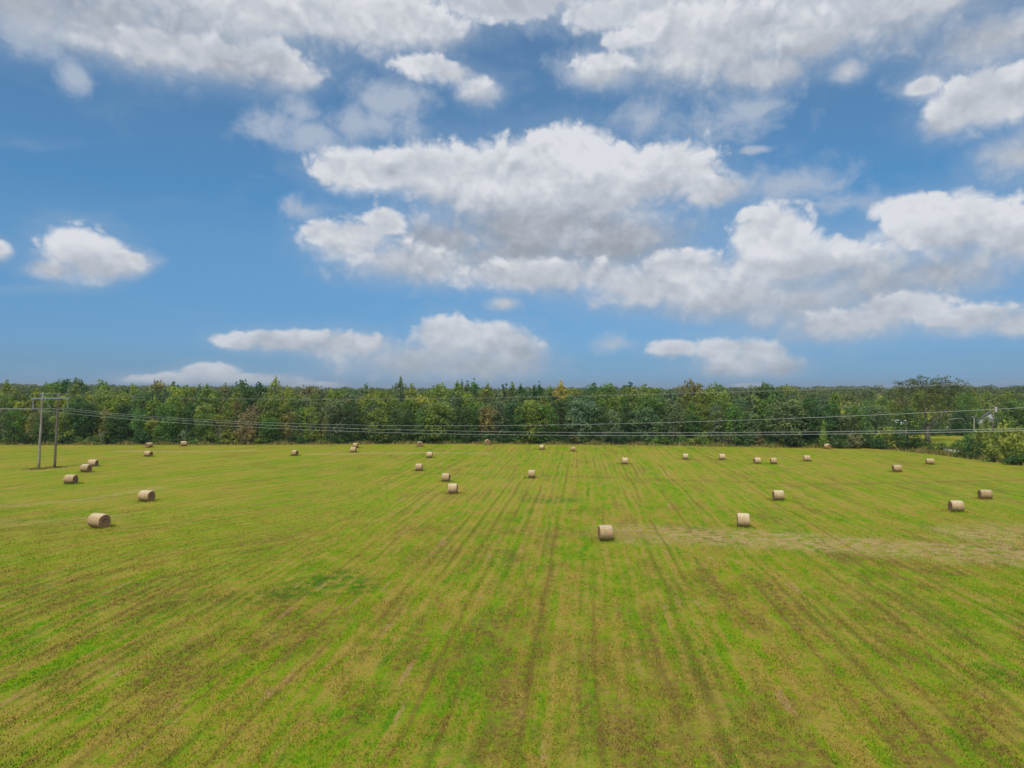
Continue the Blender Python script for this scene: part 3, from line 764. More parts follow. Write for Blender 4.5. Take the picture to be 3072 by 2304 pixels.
def build_wood():
    rnd = random.Random(77)
    rows = [(3.0, 4.6, (6.5, 12.2)), (8.5, 4.4, (11.0, 14.2)), (15.0, 4.4, (12.8, 16.6)), (23.0, 4.2, (15.0, 18.2))]
    for ri, (dy, step, hr) in enumerate(rows):
        x = -160.0 - ri * 3; items = []
        while x < 98 - ri * 4:
            xx = x + rnd.uniform(-1.3, 1.3); y = edge_y(xx) + dy + rnd.uniform(-1.8, 1.8)
            items.append((xx, y, CX + F * xx / y)); x += step * rnd.uniform(0.8, 1.2)
        counts = {}
        for (xx, y, px) in items:
            col = palette(px, ri, rnd)
            kind = rnd.choices(('round', 'broad', 'cone', 'tall'), (4, 2.5, 1.5 if ri < 2 else 2.2, 2.5 if ri < 2 else 5))[0]
            h = rnd.uniform(*hr); wd = 1.0
            if ri == 0 and px > 900:
                kind = rnd.choices(('round', 'broad', 'cone', 'tall'), (4, 5, 1, 1))[0]; h = rnd.uniform(8.0, 13.4); wd = 1.18
                if px > 1700: col = rnd.choices(('dark green', 'deep green', 'grey green', 'mid green', 'olive green'), (4, 2, 4, 3, 1))[0]
            if px > 2250 and ri > 0: h *= 0.95
            if px > 2400: h *= 0.90
            if ri >= 2 and rnd.random() < 0.10: h *= 1.07
            mk = [m for m in MARKS if m[0] <= px]; mk = mk[-1] if mk else MARKS[0]
            counts[mk[1]] = counts.get(mk[1], 0) + 1
            n = ORD[counts[mk[1]] - 1] if counts[mk[1]] <= 12 else ORD2(counts[mk[1]])
            label = '%s %s tree, %s in %s right of %s' % (col, SHAPES[kind], n, ROWNAME[ri].replace(' of the wood', ''), mk[1])
            assert len(label.split()) <= 16, label
            put_tree('broadleaf_tree', xx, y, h, kind, col, label, 'trees of the wood along the far side of the field', rnd, wd * rnd.uniform(0.9, 1.15) * (12.5 / h) ** 0.35)
    for (px, top, kind, col, what) in ((205, 1129, 'broad', 'dark green', 'tallest dark treetop on the left skyline, right of the twin pole'), (238, 1139, 'round', 'grey green', 'tall treetop just right of the tallest left one'),
                                 (520, 1146, 'tall', 'dark green', 'dark spire on the skyline above the bale against the wood'), (1385, 1149, 'tall', 'dark green', 'narrow dark twin treetop on the skyline at centre, left one'),
                                 (1403, 1147, 'tall', 'grey green', 'narrow grey twin treetop on the skyline at centre, right one'), (1783, 1148, 'round', 'dark green', 'rounded dark treetop on the skyline right of centre'),
                                 (1822, 1145, 'broad', 'mid green', 'broad highest treetop on the skyline right of centre'), (1890, 1147, 'tall', 'dark green', 'dark spiky treetop right of the broad highest one'),
                                 (1935, 1154, 'tall', 'olive green', 'olive spire between two dark skyline treetops right of centre'), (2075, 1149, 'tall', 'grey green', 'thin ragged treetop on the skyline above the right row of bales'),
                                 (2160, 1152, 'round', 'dark green', 'dark treetop on the skyline above second bale of right row'), (2290, 1151, 'tall', 'olive green', 'olive skyline treetop above third bale of right row')):
        y = 221.0 + rnd.uniform(-3, 3); x = (px - CX) * y / F; h = CAMH + (HY - top) * y / F + 0.3
        assert len(what.split()) <= 16, what
        put_tree('broadleaf_tree', x, y, h, kind, col, what, 'trees of the wood along the far side of the field', rnd, 0.9)
    # undergrowth along the foot
    x = -160.0; counts = {}
    while x < 92:
        y = edge_y(x) + rnd.uniform(1.2, 2.6); px = CX + F * x / y
        col = rnd.choices(('dark green', 'deep green', 'mid green', 'olive green', 'brownish green'), (3, 3, 3, 2, 1))[0]
        mk = [m for m in MARKS if m[0] <= px]; mk = mk[-1] if mk else MARKS[0]
        counts[mk[1]] = counts.get(mk[1], 0) + 1
        h = rnd.uniform(1.8, 4.2)
        n = ORD[counts[mk[1]] - 1] if counts[mk[1]] <= 12 else ORD2(counts[mk[1]])
        label = '%s shrub, wood foot, %s right of %s' % (col, n, mk[1])
        assert len(label.split()) <= 16, label
        put_shrub('shrub', x, y, h, rnd.uniform(3.0, 5.0), col, label, 'undergrowth shrubs at the foot of the wood', rnd)
        x += rnd.uniform(2.0, 3.2)
build_wood()


# ------------------------------------------------------------------ far woods beyond
def build_far_woods():
    rng = np.random.default_rng(9); rnd = random.Random(9)
    lobes = []; sizes = []
    Vs, Fs, Ts = [], [], []; off = 0
    strips = [(236, 13.6, 5.0, 0.8), (256, 14.0, 5.5, .9), (284, 14.2, 6, 1.0), (320, 14.2, 7, 1.2), (380, 14.2, 8, 1.4), (460, 14.2, 9, 1.6), (560, 14, 10, 1.9), (680, 14, 12, 2.2), (820, 14, 13, 2.5), (960, 14, 15, 3.0), (1120, 14, 17, 3.4), (1320, 14, 20, 4.0)]
    for (y0, h0, sp, ls) in strips:
        x = -y0 * 0.95
        while x < y0 * 0.95:
            y = y0 + rnd.uniform(-.06, .06) * y0
            X = x + rnd.uniform(-.3, .3) * sp
            if y < 345 and X > 80: x += sp; continue          # the clearing with the farm on the right
            gz = hill(X, y); h = h0 * rnd.uniform(0.78, 1.02)
            if y > 400 and rnd.random() < 0.08: h *= 1.12
            r = sp * rnd.uniform(0.5, 0.75); lb = []
            for k in range(6):
                a = rnd.uniform(0, 6.28); q = r * rnd.uniform(0.1, 0.7)
                s = r * rnd.uniform(0.35, 0.6)
                lb.append((X + math.cos(a) * q, y + math.sin(a) * q, gz + h - s - q * 0.5 * rnd.random(), s, s, s * 0.9))
            lb.append((X, y, gz + h * 0.5, r, r, h * 0.4))
            V, Fc, T = lobes_to_leaves(rng, lb, 2.6 / (ls * ls), ls * 0.95, 0.3)
            Vs.append(V); Fs.append(Fc + off); Ts.append(T * 0.5 + rnd.random() * 0.5); off += len(V)
            x += sp * rnd.uniform(0.8, 1.2)
    V = np.concatenate(Vs); Fc = np.concatenate(Fs); T = np.concatenate(Ts)
    me = mesh_np('far_woodland', V, Fc, LEAF, False, T)
    o = link('far_woodland', me); o.color = (0.150, 0.190, 0.070, 1)
    tag(o, 'continuous far woodland of green treetops reaching the horizon behind the wood', 'woodland', kind='stuff')
build_far_woods()


# ------------------------------------------------------------------ power line
WOOD = simple_mat('weathered_pole_wood', (0.26, 0.22, 0.185), (0.40, 0.355, 0.30), 3.0, 0.9, 0.2, 0.4, (3, 3, 0.25))
WOOD_D = simple_mat('brown_pole_wood', (0.15, 0.12, 0.10), (0.25, 0.21, 0.18), 3.0, 0.9, 0.2, 0.4, (3, 3, 0.25))
STEEL = simple_mat('galvanised_steel', (0.40, 0.46, 0.52), (0.52, 0.58, 0.63), 6.0, 0.5, 0.5, metallic=0.3)
GLASSY = simple_mat('insulator_glaze', (0.32, 0.36, 0.38), (0.45, 0.48, 0.50), 4.0, 0.3, 0.5)
WIRE = simple_mat('aluminium_cable', (0.42, 0.43, 0.43), (0.52, 0.52, 0.52), 1.0, 0.5, 0.5, metallic=0.2)
FC = Vector((-86.4, 133.0, 0)); CDIR = Vector((0.5, 0.866, 0)).normalized(); UDIR = Vector((0.866, -0.5, 0)).normalized()
def build_frame():
    root = empty('power_pole_frame', (FC.x, FC.y, 0))
    tag(root, 'two-legged wooden power pole with grey steel crossarms standing at far left of the field', 'power pole')
    lean = Vector((-0.80, 0.10, 0))
    topz = 14.0
    for k, mat, lab, z0 in ((-1.40, WOOD, 'pale grey weathered pole leg', 0), (1.40, WOOD_D, 'darker brown pole leg', 0)):
        mb = MB(); t = CDIR * k
        pts = []; rs = []
        for i in range(9):
            q = i / 8; z = -0.4 + (topz + 0.4 + (0.15 if k > 0 else 0.25)) * q
            pts.append(t + lean * (1 - z / topz) + Vector((0.02 * math.sin(i * 1.7), 0.02 * math.cos(i), z))); rs.append(0.24 - 0.09 * q)
        mb.tube(pts, rs, 12)
        p = mb.build('pole', mat, root, True); p['label'] = lab
    ang = math.atan2(CDIR.y, CDIR.x)
    mb = MB()
    for s in (-0.17, 0.17):
        c = UDIR * s; mb.box((c.x, c.y, 13.15), (6.5, 0.10, 0.26), ang)
    mb.build('crossarm', STEEL, root)
    mb = MB(); mb.box((0, 0, 14.02), (3.5, 0.10, 0.10), ang)
    for k in (-1.7, 1.7): mb.box((CDIR.x * k, CDIR.y * k, 14.02), (0.14, 0.2, 0.22), ang)
    mb.build('top_bar', STEEL, root)
    for k in (-1.4, 1.4):
        mb = MB(); c = CDIR * k
        mb.box((c.x, c.y, 13.15), (0.30, 0.50, 0.12), ang + 0.0001)
        mb.build('mounting_plate', STEEL, root)
    # insulators: two hanging at the ends, the middle one slants in from the near leg
    for k, top, bot in ((-3.05, (-3.05, 13.0), (-3.05, 11.16)), (0.05, (-1.15, 12.95), (0.08, 11.22)), (3.05, (3.05, 13.0), (3.05, 11.22))):
        a = CDIR * top[0] + Vector((0, 0, top[1])); b = CDIR * bot[0] + Vector((0, 0, bot[1]))
        n = 15; pts = [a.lerp(b, i / (n - 1)) for i in range(n)]
        rs = [0.03 if i < 4 else (0.085 if i % 2 == 0 else 0.045) for i in range(n)]
        if k == 0.05: rs = [0.055] * 8 + [0.10, 0.06, 0.10, 0.06, 0.10, 0.06, 0.09]
        MB().tube(pts, rs, 8).build('insulator', GLASSY, root, True)
build_frame()

def wire(k, z0, trace, left_z, r, name, label, cat):
    """cable hanging from the frame at offset k; trace = photo pixels it passes through to the right"""
    st = FC + CDIR * k
    A, Bv = [], []
    for (px, py) in trace:
        m = (px - CX) / F
        t = (m * st.y - st.x) / (UDIR.x - m * UDIR.y)
        Y = st.y + UDIR.y * t; z = CAMH - (py - HY) * Y / F
        A.append([t, t * t]); Bv.append(z - z0)
    sol, *_ = np.linalg.lstsq(np.array(A), np.array(Bv), rcond=None)
    pts = []
    for i in range(25):
        t = -110 * (1 - i / 25.0)
        s = t / -110.0
        pts.append((st.x + UDIR.x * t, st.y + UDIR.y * t, z0 + (left_z - z0) * s * 2.0 * (1 - 0.5 * s)))
    for i in range(61):
        t = 205.0 * i / 60
        pts.append((st.x + UDIR.x * t, st.y + UDIR.y * t, z0 + sol[0] * t + sol[1] * t * t))
    mb = MB().tube(pts, [r] * len(pts), 6)
    o = mb.build(name, WIRE, None, True)
    tag(o, label, cat, 'cables of the power line crossing the view')
wire(3.05, 11.16, [(620, 1258), (1100, 1274), (1500, 1277), (1800, 1274), (2300, 1262), (2700, 1243), (3072, 1218)], 10.3, 0.017, 'power_cable', 'power cable hung from the right-hand end of the crossarm, highest of the three thick cables', 'cable')
wire(0.08, 11.18, [(620, 1261), (1100, 1284), (1500, 1297), (1700, 1301), (2200, 1303), (2700, 1293), (3072, 1278)], 10.3, 0.017, 'power_cable', 'power cable hung from the middle slanting insulator, middle one of the three', 'cable')
wire(-3.05, 11.14, [(620, 1270), (1100, 1295), (1500, 1306), (1700, 1309), (2200, 1310), (2700, 1300), (3072, 1285)], 10.6, 0.017, 'power_cable', 'power cable hung from the left-hand end of the crossarm, lowest of the three', 'cable')
wire(-1.7, 14.0, [(620, 1196), (1100, 1197.5), (1400, 1196), (1700, 1191), (2300, 1174), (2500, 1168), (3072, 1146)], 13.2, 0.0065, 'guard_wire', 'thin overhead guard wire from the left end of the top bar, nearer of two', 'wire')
wire(1.7, 14.0, [(620, 1194), (1100, 1195), (1400, 1193.5), (1700, 1189), (2300, 1172), (2500, 1166), (3072, 1143)], 13.2, 0.0065, 'guard_wire', 'thin overhead guard wire from the right end of the top bar, farther of two', 'wire')


# ------------------------------------------------------------------ right-hand side: hedge, big tree, second field, farm
def limb_tree(root, limbs, mat, name='trunk'):
    mb = MB()
    for pts, r0, r1 in limbs:
        n = len(pts); mb.tube(pts, [r0 + (r1 - r0) * i / (n - 1) for i in range(n)], 9)
    return mb.build(name, mat, root, True)
def build_big_tree():
    rnd = random.Random(4); rng = np.random.default_rng(4)
    x, y = ground_at(2782, 1325)
    root = empty('old_oak_tree', (x, y, 0))
    tag(root, 'large old spreading tree with thick grey trunk and open ragged crown behind the hedge', 'tree')
    limbs = [([(0, 0, -.3), (0.05, 0, 1.5), (-0.1, 0, 3.0), (0.1, 0, 4.3)], 0.75, 0.55),
             ([(0.1, 0, 4.2), (-0.3, 0.2, 6.5), (-0.5, 0.3, 9.0), (-0.4, 0.1, 12.5), (-.3, .1, 15.5)], 0.42, 0.06),
             ([(0.1, 0, 4.0), (2.0, 0.3, 5.6), (4.5, 0.2, 7.8), (6.8, -0.2, 11.0), (7.6, -0.2, 13.5)], 0.36, 0.06),
             ([(0.1, 0, 3.9), (2.4, -0.6, 4.9), (4.6, -0.9, 5.9)], 0.27, 0.10),
             ([(0, 0, 4.0), (-2.2, 0.4, 5.5), (-4.6, 0.5, 8.2), (-6.6, 0.2, 11.0)], 0.32, 0.06),
             ([(0, 0, 3.8), (-2.5, -0.7, 4.5), (-4.4, -1.0, 5.6)], 0.20, 0.05),
             ([(-0.4, 0.3, 8.0), (1.6, 0.8, 10.5), (3.2, 1.0, 13.5), (3.8, 1, 15.0)], 0.20, 0.05),
             ([(-0.4, 0.3, 7.5), (-2.0, -.8, 10.5), (-3.6, -1.0, 13.5), (-4.4, -1, 15.0)], 0.20, 0.05),
             ([(0.1, 0, 5.5), (0.8, -2.0, 7.2), (1.2, -3.6, 9.0)], 0.18, 0.05),
             ([(3.0, 0.3, 6.5), (5.2, 0.8, 8.2), (8.0, 0.8, 9.4)], 0.14, 0.04)]
    limb_tree(root, limbs, BARK)
    dead = [([(4.6, -0.9, 5.9), (7.0, -1.2, 6.5), (9.0, -1.3, 6.6), (9.7, -1.4, 5.6)], 0.10, 0.04),
            ([(4.6, -0.9, 5.9), (5.6, -1.1, 4.9), (6.2, -1.2, 3.8)], 0.09, 0.03),
            ([(-8.6, -1.4, 11.6), (-7.5, -1.5, 9.4), (-6.0, -1.3, 8.9), (-4.6, -1.0, 9.1)], 0.04, 0.09)]
    d = limb_tree(root, dead, DEADWOOD, 'dead_limbs'); d['label'] = 'bare bleached dead limbs'
    lobes = []
    ends = [(-0.4, 0, 15.2), (7.4, 0, 13.6), (3.6, 1, 15.3), (-4.2, -1, 15.2), (-6.6, 0.2, 12.6), (1.2, -3.4, 9.6), (7.6, .8, 10.0), (-4.6, .4, 9.5), (5.0, .2, 11.5), (1.5, .8, 12.0), (-2, -.5, 12), (-1.5, 2, 9), (2.2, 2, 9.5), (-3.0, -2.0, 6.6), (3.5, -2.0, 6.8), (5.2, .5, 15.4), (-2.2, 0, 16.2), (1.2, 0, 16.6), (-6.0, 0, 15.0), (8.6, 0, 15.0), (-7.6, 0, 9.5), (0, -2, 7), (-5.5, 0, 16.0), (-3.5, 0.5, 17.0), (-1, 0, 17.2), (2.5, 0, 16.5), (4.5, 0, 16.8), (6.8, 0, 16.4), (8.4, 0, 16.0), (-7.5, 0, 14.2), (0, 0, 14.2), (3, 0, 13.4), (-4, 0, 12.6), (6, 0, 12.5)]
    for (ex, ey, ez) in ends:
        for _ in range(10):
            s = rnd.uniform(0.4, 0.95)
            lobes.append((ex + rnd.gauss(0, 1.0), ey + rnd.gauss(0, 1.2), ez + rnd.gauss(0, 0.8), s * 1.1, s * 1.1, s * 0.75))
    V, Fc, T = lobes_to_leaves(rng, lobes, 20.0, 0.34, 0.3)
    c = link('crown', mesh_np('crown', V, Fc, LEAF, False, T), root); c.color = (*COLS['olive green'], 1)
    c.color = (0.150, 0.180, 0.060, 1)
build_big_tree()

def right_side():
    rnd = random.Random(21)
    g = 'trees around the farm on the right'
    # (photo x, foot y, height, width factor, shape, colour, label)
    T = [
        (2560, 1333, 11.2, 1.15, 'broad', 'grey green', 'grey thinning tree just left of the big old spreading tree'),
        (2625, 1330, 11.0, 1.2, 'broad', 'grey green', 'grey green airy tree between the wood and the old spreading tree'),
        (2500, 1330, 12.8, 1.0, 'tall', 'mid green', 'narrow green tree at the right end of the wood'),
        (2610, 1318, 12.0, 1.0, 'round', 'mid green', 'round green treetop rising behind the airy grey tree'),
        (2680, 1318, 11.6, 1.0, 'round', 'olive green', 'olive tree left of the old spreading tree, behind the tan shed'),
        (2470, 1344, 7.4, 0.75, 'cone', 'yellow green', 'small pointed yellow green tree at the wood corner behind a bale'),
        (2425, 1338, 13.4, 1.0, 'round', 'deep green', 'very dark rounded tree at the right corner of the wood'),
        (2700, 1300, 12.8, 1.1, 'round', 'brownish green', 'brownish green tree behind the old spreading tree, left side'),
        (2815, 1298, 13.8, 1.1, 'round', 'olive green', 'olive tree behind the old spreading tree, right side'),
        (2865, 1292, 13.2, 1.0, 'broad', 'mid green', 'tree at the back of the small second field, left of the short pole'),
        (2905, 1304, 14.2, 1.0, 'round', 'mid green', 'tall green tree directly behind the short bare pole'),
        (2885, 1306, 9.0, 0.9, 'broad', 'dark green', 'low dark tree at the back edge of the small second field'),
        (2932, 1298, 9.5, 0.75, 'round', 'dark green', 'dark tree between the short pole and the transformer pole'),
        (2915, 1296, 15.0, .9, 'tall', 'olive green', 'highest narrow treetop behind the short bare pole'),
        (2990, 1305, 8.2, 0.85, 'round', 'mid green', 'small green tree screening the right half of the white farmhouse'),
        (2957, 1306, 6.4, 0.8, 'round', 'olive green', 'low olive tree screening the left foot of the white farmhouse'),
        (3022, 1304, 11.6, 1.0, 'round', 'dark green', 'dark tree just right of the transformer pole'),
        (3050, 1306, 12.2, 1.1, 'broad', 'mid green', 'broad green tree above the yellow bush'),
        (3095, 1306, 12.2, 1.1, 'broad', 'dark green', 'dark broad tree at the right edge of the view'),
        (2960, 1284, 14.6, 1.0, 'round', 'olive green', 'olive treetop behind the white farmhouse'),
        (3030, 1286, 14.8, 1.0, 'round', 'olive green', 'olive treetop right of the white farmhouse'),
        (3080, 1288, 14.8, 1.0, 'round', 'grey green', 'grey green treetop far right behind the broad trees'),
        (2760, 1286, 15.0, 1.0, 'round', 'olive green', 'treetop seen through the left of the old spreading crown'),
        (2650, 1290, 12.4, 1.0, 'round', 'mid green', 'green treetop left behind the airy grey trees'),
    ]
    for (px, py, h, w, kind, col, label) in T:
        x, y = ground_at(px, py)
        r = put_tree('farm_tree' if px > 2690 else 'broadleaf_tree', x, y, h, kind, col, label, g, rnd, w)
    S = [
        (2520, 1345, 3.6, 4.5, 'dark green', 'dark shrub right of the bale at the wood corner'),
        (2565, 1345, 3.8, 5.0, 'brownish green', 'brownish shrub under the airy grey tree'),
        (2610, 1345, 3.6, 4.6, 'deep green', 'deep green layered shrub left of the yellowish one in the hedge'),
        (2655, 1343, 5.6, 5.0, 'yellow green', 'yellow green rounded shrub in front of the tan shed'),
        (2645, 1347, 3.0, 4.6, 'deep green', 'low dark shrub at the foot of the yellow green one'),
        (2700, 1344, 4.6, 5.4, 'dark green', 'dark shrub between the yellow green one and the old trunk'),
        (2745, 1349, 3.2, 5.0, 'dark green', 'dark shrub at the left foot of the old trunk'),
        (2790, 1353, 2.5, 4.6, 'dark green', 'low shrub in front of the old trunk'),
        (2830, 1351, 2.0, 4.0, 'mid green', 'low green shrub right of the old trunk'),
        (2858, 1348, 1.4, 3.0, 'mid green', 'smallest shrub beside the pale culvert slab'),
        (2905, 1370, 4.9, 5.6, 'mid green', 'bushy dark shrub right of the pale culvert slab'),
        (2885, 1372, 3.4, 3.6, 'mid green', 'leftmost low shrub of the right-hand thicket'),
        (2945, 1372, 5.8, 6.4, 'olive green', 'olive shrub in the middle of the right-hand thicket'),
        (2930, 1377, 3.4, 4.4, 'deep green', 'low dark shrub in front of the thicket'),
        (3000, 1382, 7.2, 6.0, 'yellow green', 'tall yellow green bush, brightest of the right-hand thicket'),
        (3035, 1386, 6.2, 6.0, 'yellow green', 'yellowish bush right of the tallest bright one'),
        (2985, 1386, 3.0, 4.0, 'olive green', 'olive shrub at the foot of the bright yellow green bush'),
        (2925, 1352, 5.2, 6.0, 'mid green', 'green shrub at the back of the right-hand thicket, before the short pole'),
        (2985, 1360, 6.0, 6.5, 'dark green', 'dark shrub at the back of the thicket, behind the bright yellow green bush'),
        (3045, 1364, 6.4, 6.5, 'mid green', 'green shrub at the back of the thicket near the right edge'),
        (3062, 1390, 4.4, 4.8, 'yellow green', 'yellow green shrub at the right edge of the view'),
        (3040, 1394, 2.4, 4.0, 'deep green', 'low dark shrub in front of the thicket at far right'),
        (3100, 1396, 5.0, 5.0, 'mid green', 'green shrub just past the right edge of the view'),
        (3150, 1408, 4.6, 5.0, 'dark green', 'dark shrub beyond the right edge of the view'),
        (2800, 1308, 2.6, 5.0, 'dark green', 'low hedge shrub at back of the second field, left'),
        (2845, 1307, 2.8, 5.0, 'deep green', 'low hedge shrub at back of the second field, middle'),
        (2890, 1307, 2.6, 5.0, 'deep green', 'low hedge shrub at back of the second field, right'),
        (2950, 1312, 3.4, 5.0, 'olive green', 'olive shrub beneath the transformer pole'),
    ]
    for k in range(22):                               # thick hedge closing the back of the second field
        px = 2690 + 21 * k; x, y = ground_at(px, 1303 + rnd.uniform(-1.5, 1.5))
        put_shrub('shrub', x, y, rnd.uniform(3.4, 5.4), rnd.uniform(3.6, 5.2), rnd.choice(('dark green', 'deep green', 'mid green')),
                  'dark shrub closing the back of the second field, %s from the left' % (ORD[k] if k < 12 else ORD2(k + 1) if k < 20 else ('twenty-first', 'twenty-second')[k - 20]), 'shrubs of the right-hand hedge', rnd)
    for (px, py, h, w, col, label) in S:
        x, y = ground_at(px, py)
        if px > 2865 and py > 1360: h *= 1.2
        put_shrub('shrub', x, y, h, w, col, label, 'shrubs of the right-hand hedge', rnd)
right_side()

WHITEB = simple_mat('white_boards', (0.70, 0.71, 0.71), (0.80, 0.81, 0.81), 2.0, 0.7)
ROOFM = simple_mat('grey_shingles', (0.13, 0.13, 0.14), (0.20, 0.20, 0.21), 3.0, 0.9)
TINM = simple_mat('pale_metal_roof', (0.62, 0.67, 0.69), (0.74, 0.78, 0.79), 2.0, 0.5, 0.4)
TANM = simple_mat('tan_boards', (0.42, 0.36, 0.28), (0.55, 0.49, 0.40), 2.0, 0.85)
GLASSM = simple_mat('dark_window_glass', (0.03, 0.035, 0.04), (0.06, 0.065, 0.07), 1.0, 0.15, 0.6)
CONC = simple_mat('concrete', (0.38, 0.37, 0.35), (0.50, 0.49, 0.46), 3.0, 0.9)
def house(name, px, py, w, d, hw, hr, rz, wallm, roofm, label, cat, wins):
    x, y = ground_at(px, py)
    root = empty(name, (x, y, 0), rz); tag(root, label, cat)
    V = [(-w/2, -d/2, 0), (w/2, -d/2, 0), (w/2, d/2, 0), (-w/2, d/2, 0), (-w/2, -d/2, hw), (w/2, -d/2, hw), (w/2, d/2, hw), (-w/2, d/2, hw), (-w/2, 0, hw + hr), (w/2, 0, hw + hr)]
    Fc = [(0, 1, 5, 4), (2, 3, 7, 6), (1, 2, 6, 9, 5), (3, 0, 4, 8, 7), (3, 2, 1, 0)]
    link('wall', mesh_np('wall', V, Fc, wallm), root)
    o = 0.4; th = 0.14; V = []; sl = hr / (d / 2)
    for xx in (-w/2 - o, w/2 + o):
        for (yy, zz) in ((-d/2 - o, hw - o * sl), (0, hw + hr), (d/2 + o, hw - o * sl)):
            V += [(xx, yy, zz + 0.01), (xx, yy, zz + th)]
    Fc = [(1, 3, 9, 7), (3, 5, 11, 9), (0, 6, 8, 2), (2, 8, 10, 4), (0, 1, 7, 6), (4, 10, 11, 5), (0, 2, 3, 1), (2, 4, 5, 3), (6, 7, 9, 8), (8, 9, 11, 10)]
    link('roof', mesh_np('roof', V, Fc, roofm), root)
    for (wx, wz, ww, wh, kind) in wins:
        MB().box((wx, -d/2 - 0.03, wz), (ww + 0.16, 0.06, wh + 0.16)).build(kind, WHITEB if kind == 'window' else wallm, root)
        MB().box((wx, -d/2 - 0.045, wz), (ww, 0.06, wh)).build('pane' if kind == 'window' else 'panel', GLASSM if kind == 'window' else ROOFM, bpy.data.objects[-1] if False else root.children[-1])
house('farmhouse', 2970, 1300, 8.0, 7.0, 4.6, 2.6, math.radians(60), WHITEB, ROOFM, 'white two-storey farmhouse with grey roof half hidden behind trees beside the transformer pole', 'house',
      [(-2.4, 1.6, .9, 1.3, 'window'), (2.4, 1.6, .9, 1.3, 'window'), (-2.4, 3.6, .9, 1.1, 'window'), (2.4, 3.6, .9, 1.1, 'window'), (0, 1.05, 1.0, 2.0, 'door')])
house('farm_shed', 2865, 1283, 15.0, 6.0, 3.4, 1.5, 0.05, WHITEB, TINM, 'long low shed with pale metal roof glimpsed through the trees right of the old oak', 'shed', [(0, 1.3, 2.4, 2.4, 'door')])
house('tan_shed', 2694, 1311, 3.6, 4.0, 4.2, 1.0, 0.25, TANM, TINM, 'small tan shed with pale roof showing through leaves left of the old spreading tree', 'shed', [(0, 1.1, 1.0, 2.0, 'door')])

def right_poles():
    x, y = ground_at(2920, 1333)
    r = empty('short_pole', (x, y, 0)); tag(r, 'short plain wooden pole with no arms behind the right-hand thicket', 'pole')
    MB().tube([(0, 0, -.3), (0.08, 0, 3.5), (0.2, 0, 7.0)], [0.17, 0.15, 0.12], 10).build('shaft', WOOD, r, True)
    MB().tube([(0.2, 0, 7.0), (0.2, 0, 7.08)], [0.135, 0.135], 10).build('cap', STEEL, r)
    x, y = ground_at(2976, 1313)
    r = empty('transformer_pole', (x, y, 0)); tag(r, 'brown utility pole carrying a pale grey transformer can, in front of the farmhouse', 'power pole')
    MB().tube([(0, 0, -.3), (0.3, 0, 5), (0.75, 0, 9.9)], [0.19, 0.17, 0.13], 10).build('shaft', WOOD_D, r, True)
    MB().tube([(1.12, -.1, 7.7), (1.12, -.1, 7.75), (1.12, -.1, 9.2), (1.12, -.1, 9.3)], [0.2, 0.27, 0.27, 0.15], 14).build('transformer', simple_mat('transformer_paint', (0.55, 0.48, 0.47), (0.62, 0.55, 0.54), 2, 0.5), r)
    MB().box((0.05, 0, 9.45), (1.7, 0.12, 0.12)).build('crossarm', WOOD, r)
    for k in (-.7, -.25): MB().tube([(k, 0, 9.5), (k, 0, 9.62), (k, 0, 9.72)], [0.03, 0.06, 0.05], 8).build('insulator', GLASSY, r)
    # pale slab by the hedge gap
    x, y = ground_at(2856, 1354)
    r = MB().box((0, 0, 0.12), (3.2, 1.6, 0.5), 0.15); r.box((-1.5, 0, 0.45), (0.2, 1.5, 0.25), 0.15)
    o = r.build('culvert_slab', CONC); o.location = (x, y, 0)
    tag(o, 'pale concrete culvert slab in the gap between the hedge and the right-hand thicket', 'culvert')
right_poles()

def dead_shrubs():
    rnd = random.Random(8)
    for px, py, h, label in ((660, 1332, 5.0, 'leafless grey shrub with fanned branches at the foot of the wood on the left'), (553, 1332, 4.2, 'thin leafless grey tree behind the bale against the wood'),
                             (1810, 1333, 4.5, 'bare pale branching tree at the foot of the wood right of centre'), (310, 1334, 3.6, 'leaning bare grey branches at the wood foot just past the three bales')):
        x, y = ground_at(px, py)
        r = empty('bare_tree', (x, y, 0)); tag(r, label, 'bare tree')
        tr = MB(); br = MB()
        tr.tube([(0, 0, -.2), (rnd.uniform(-.2, .2), 0, h * .3), (rnd.uniform(-.3, .3), 0, h * .55), (rnd.uniform(-.4, .4), 0, h * .95)], [0.12, 0.09, 0.06, 0.02], 7)
        for i in range(22):
            z = rnd.uniform(0.05, 0.6) * h; a = rnd.uniform(0, 6.28); l = h * rnd.uniform(.25, .5)
            m = (math.cos(a) * l * .35, math.sin(a) * l * .35, z + l * .45); e_ = (math.cos(a) * l * .6, math.sin(a) * l * .6, z + l)
            br.tube([(0, 0, z), m, e_], [0.05, 0.035, 0.012], 5)
        tr.build('trunk', DEADWOOD, r, True); br.build('branches', DEADWOOD, r, True)
dead_shrubs()

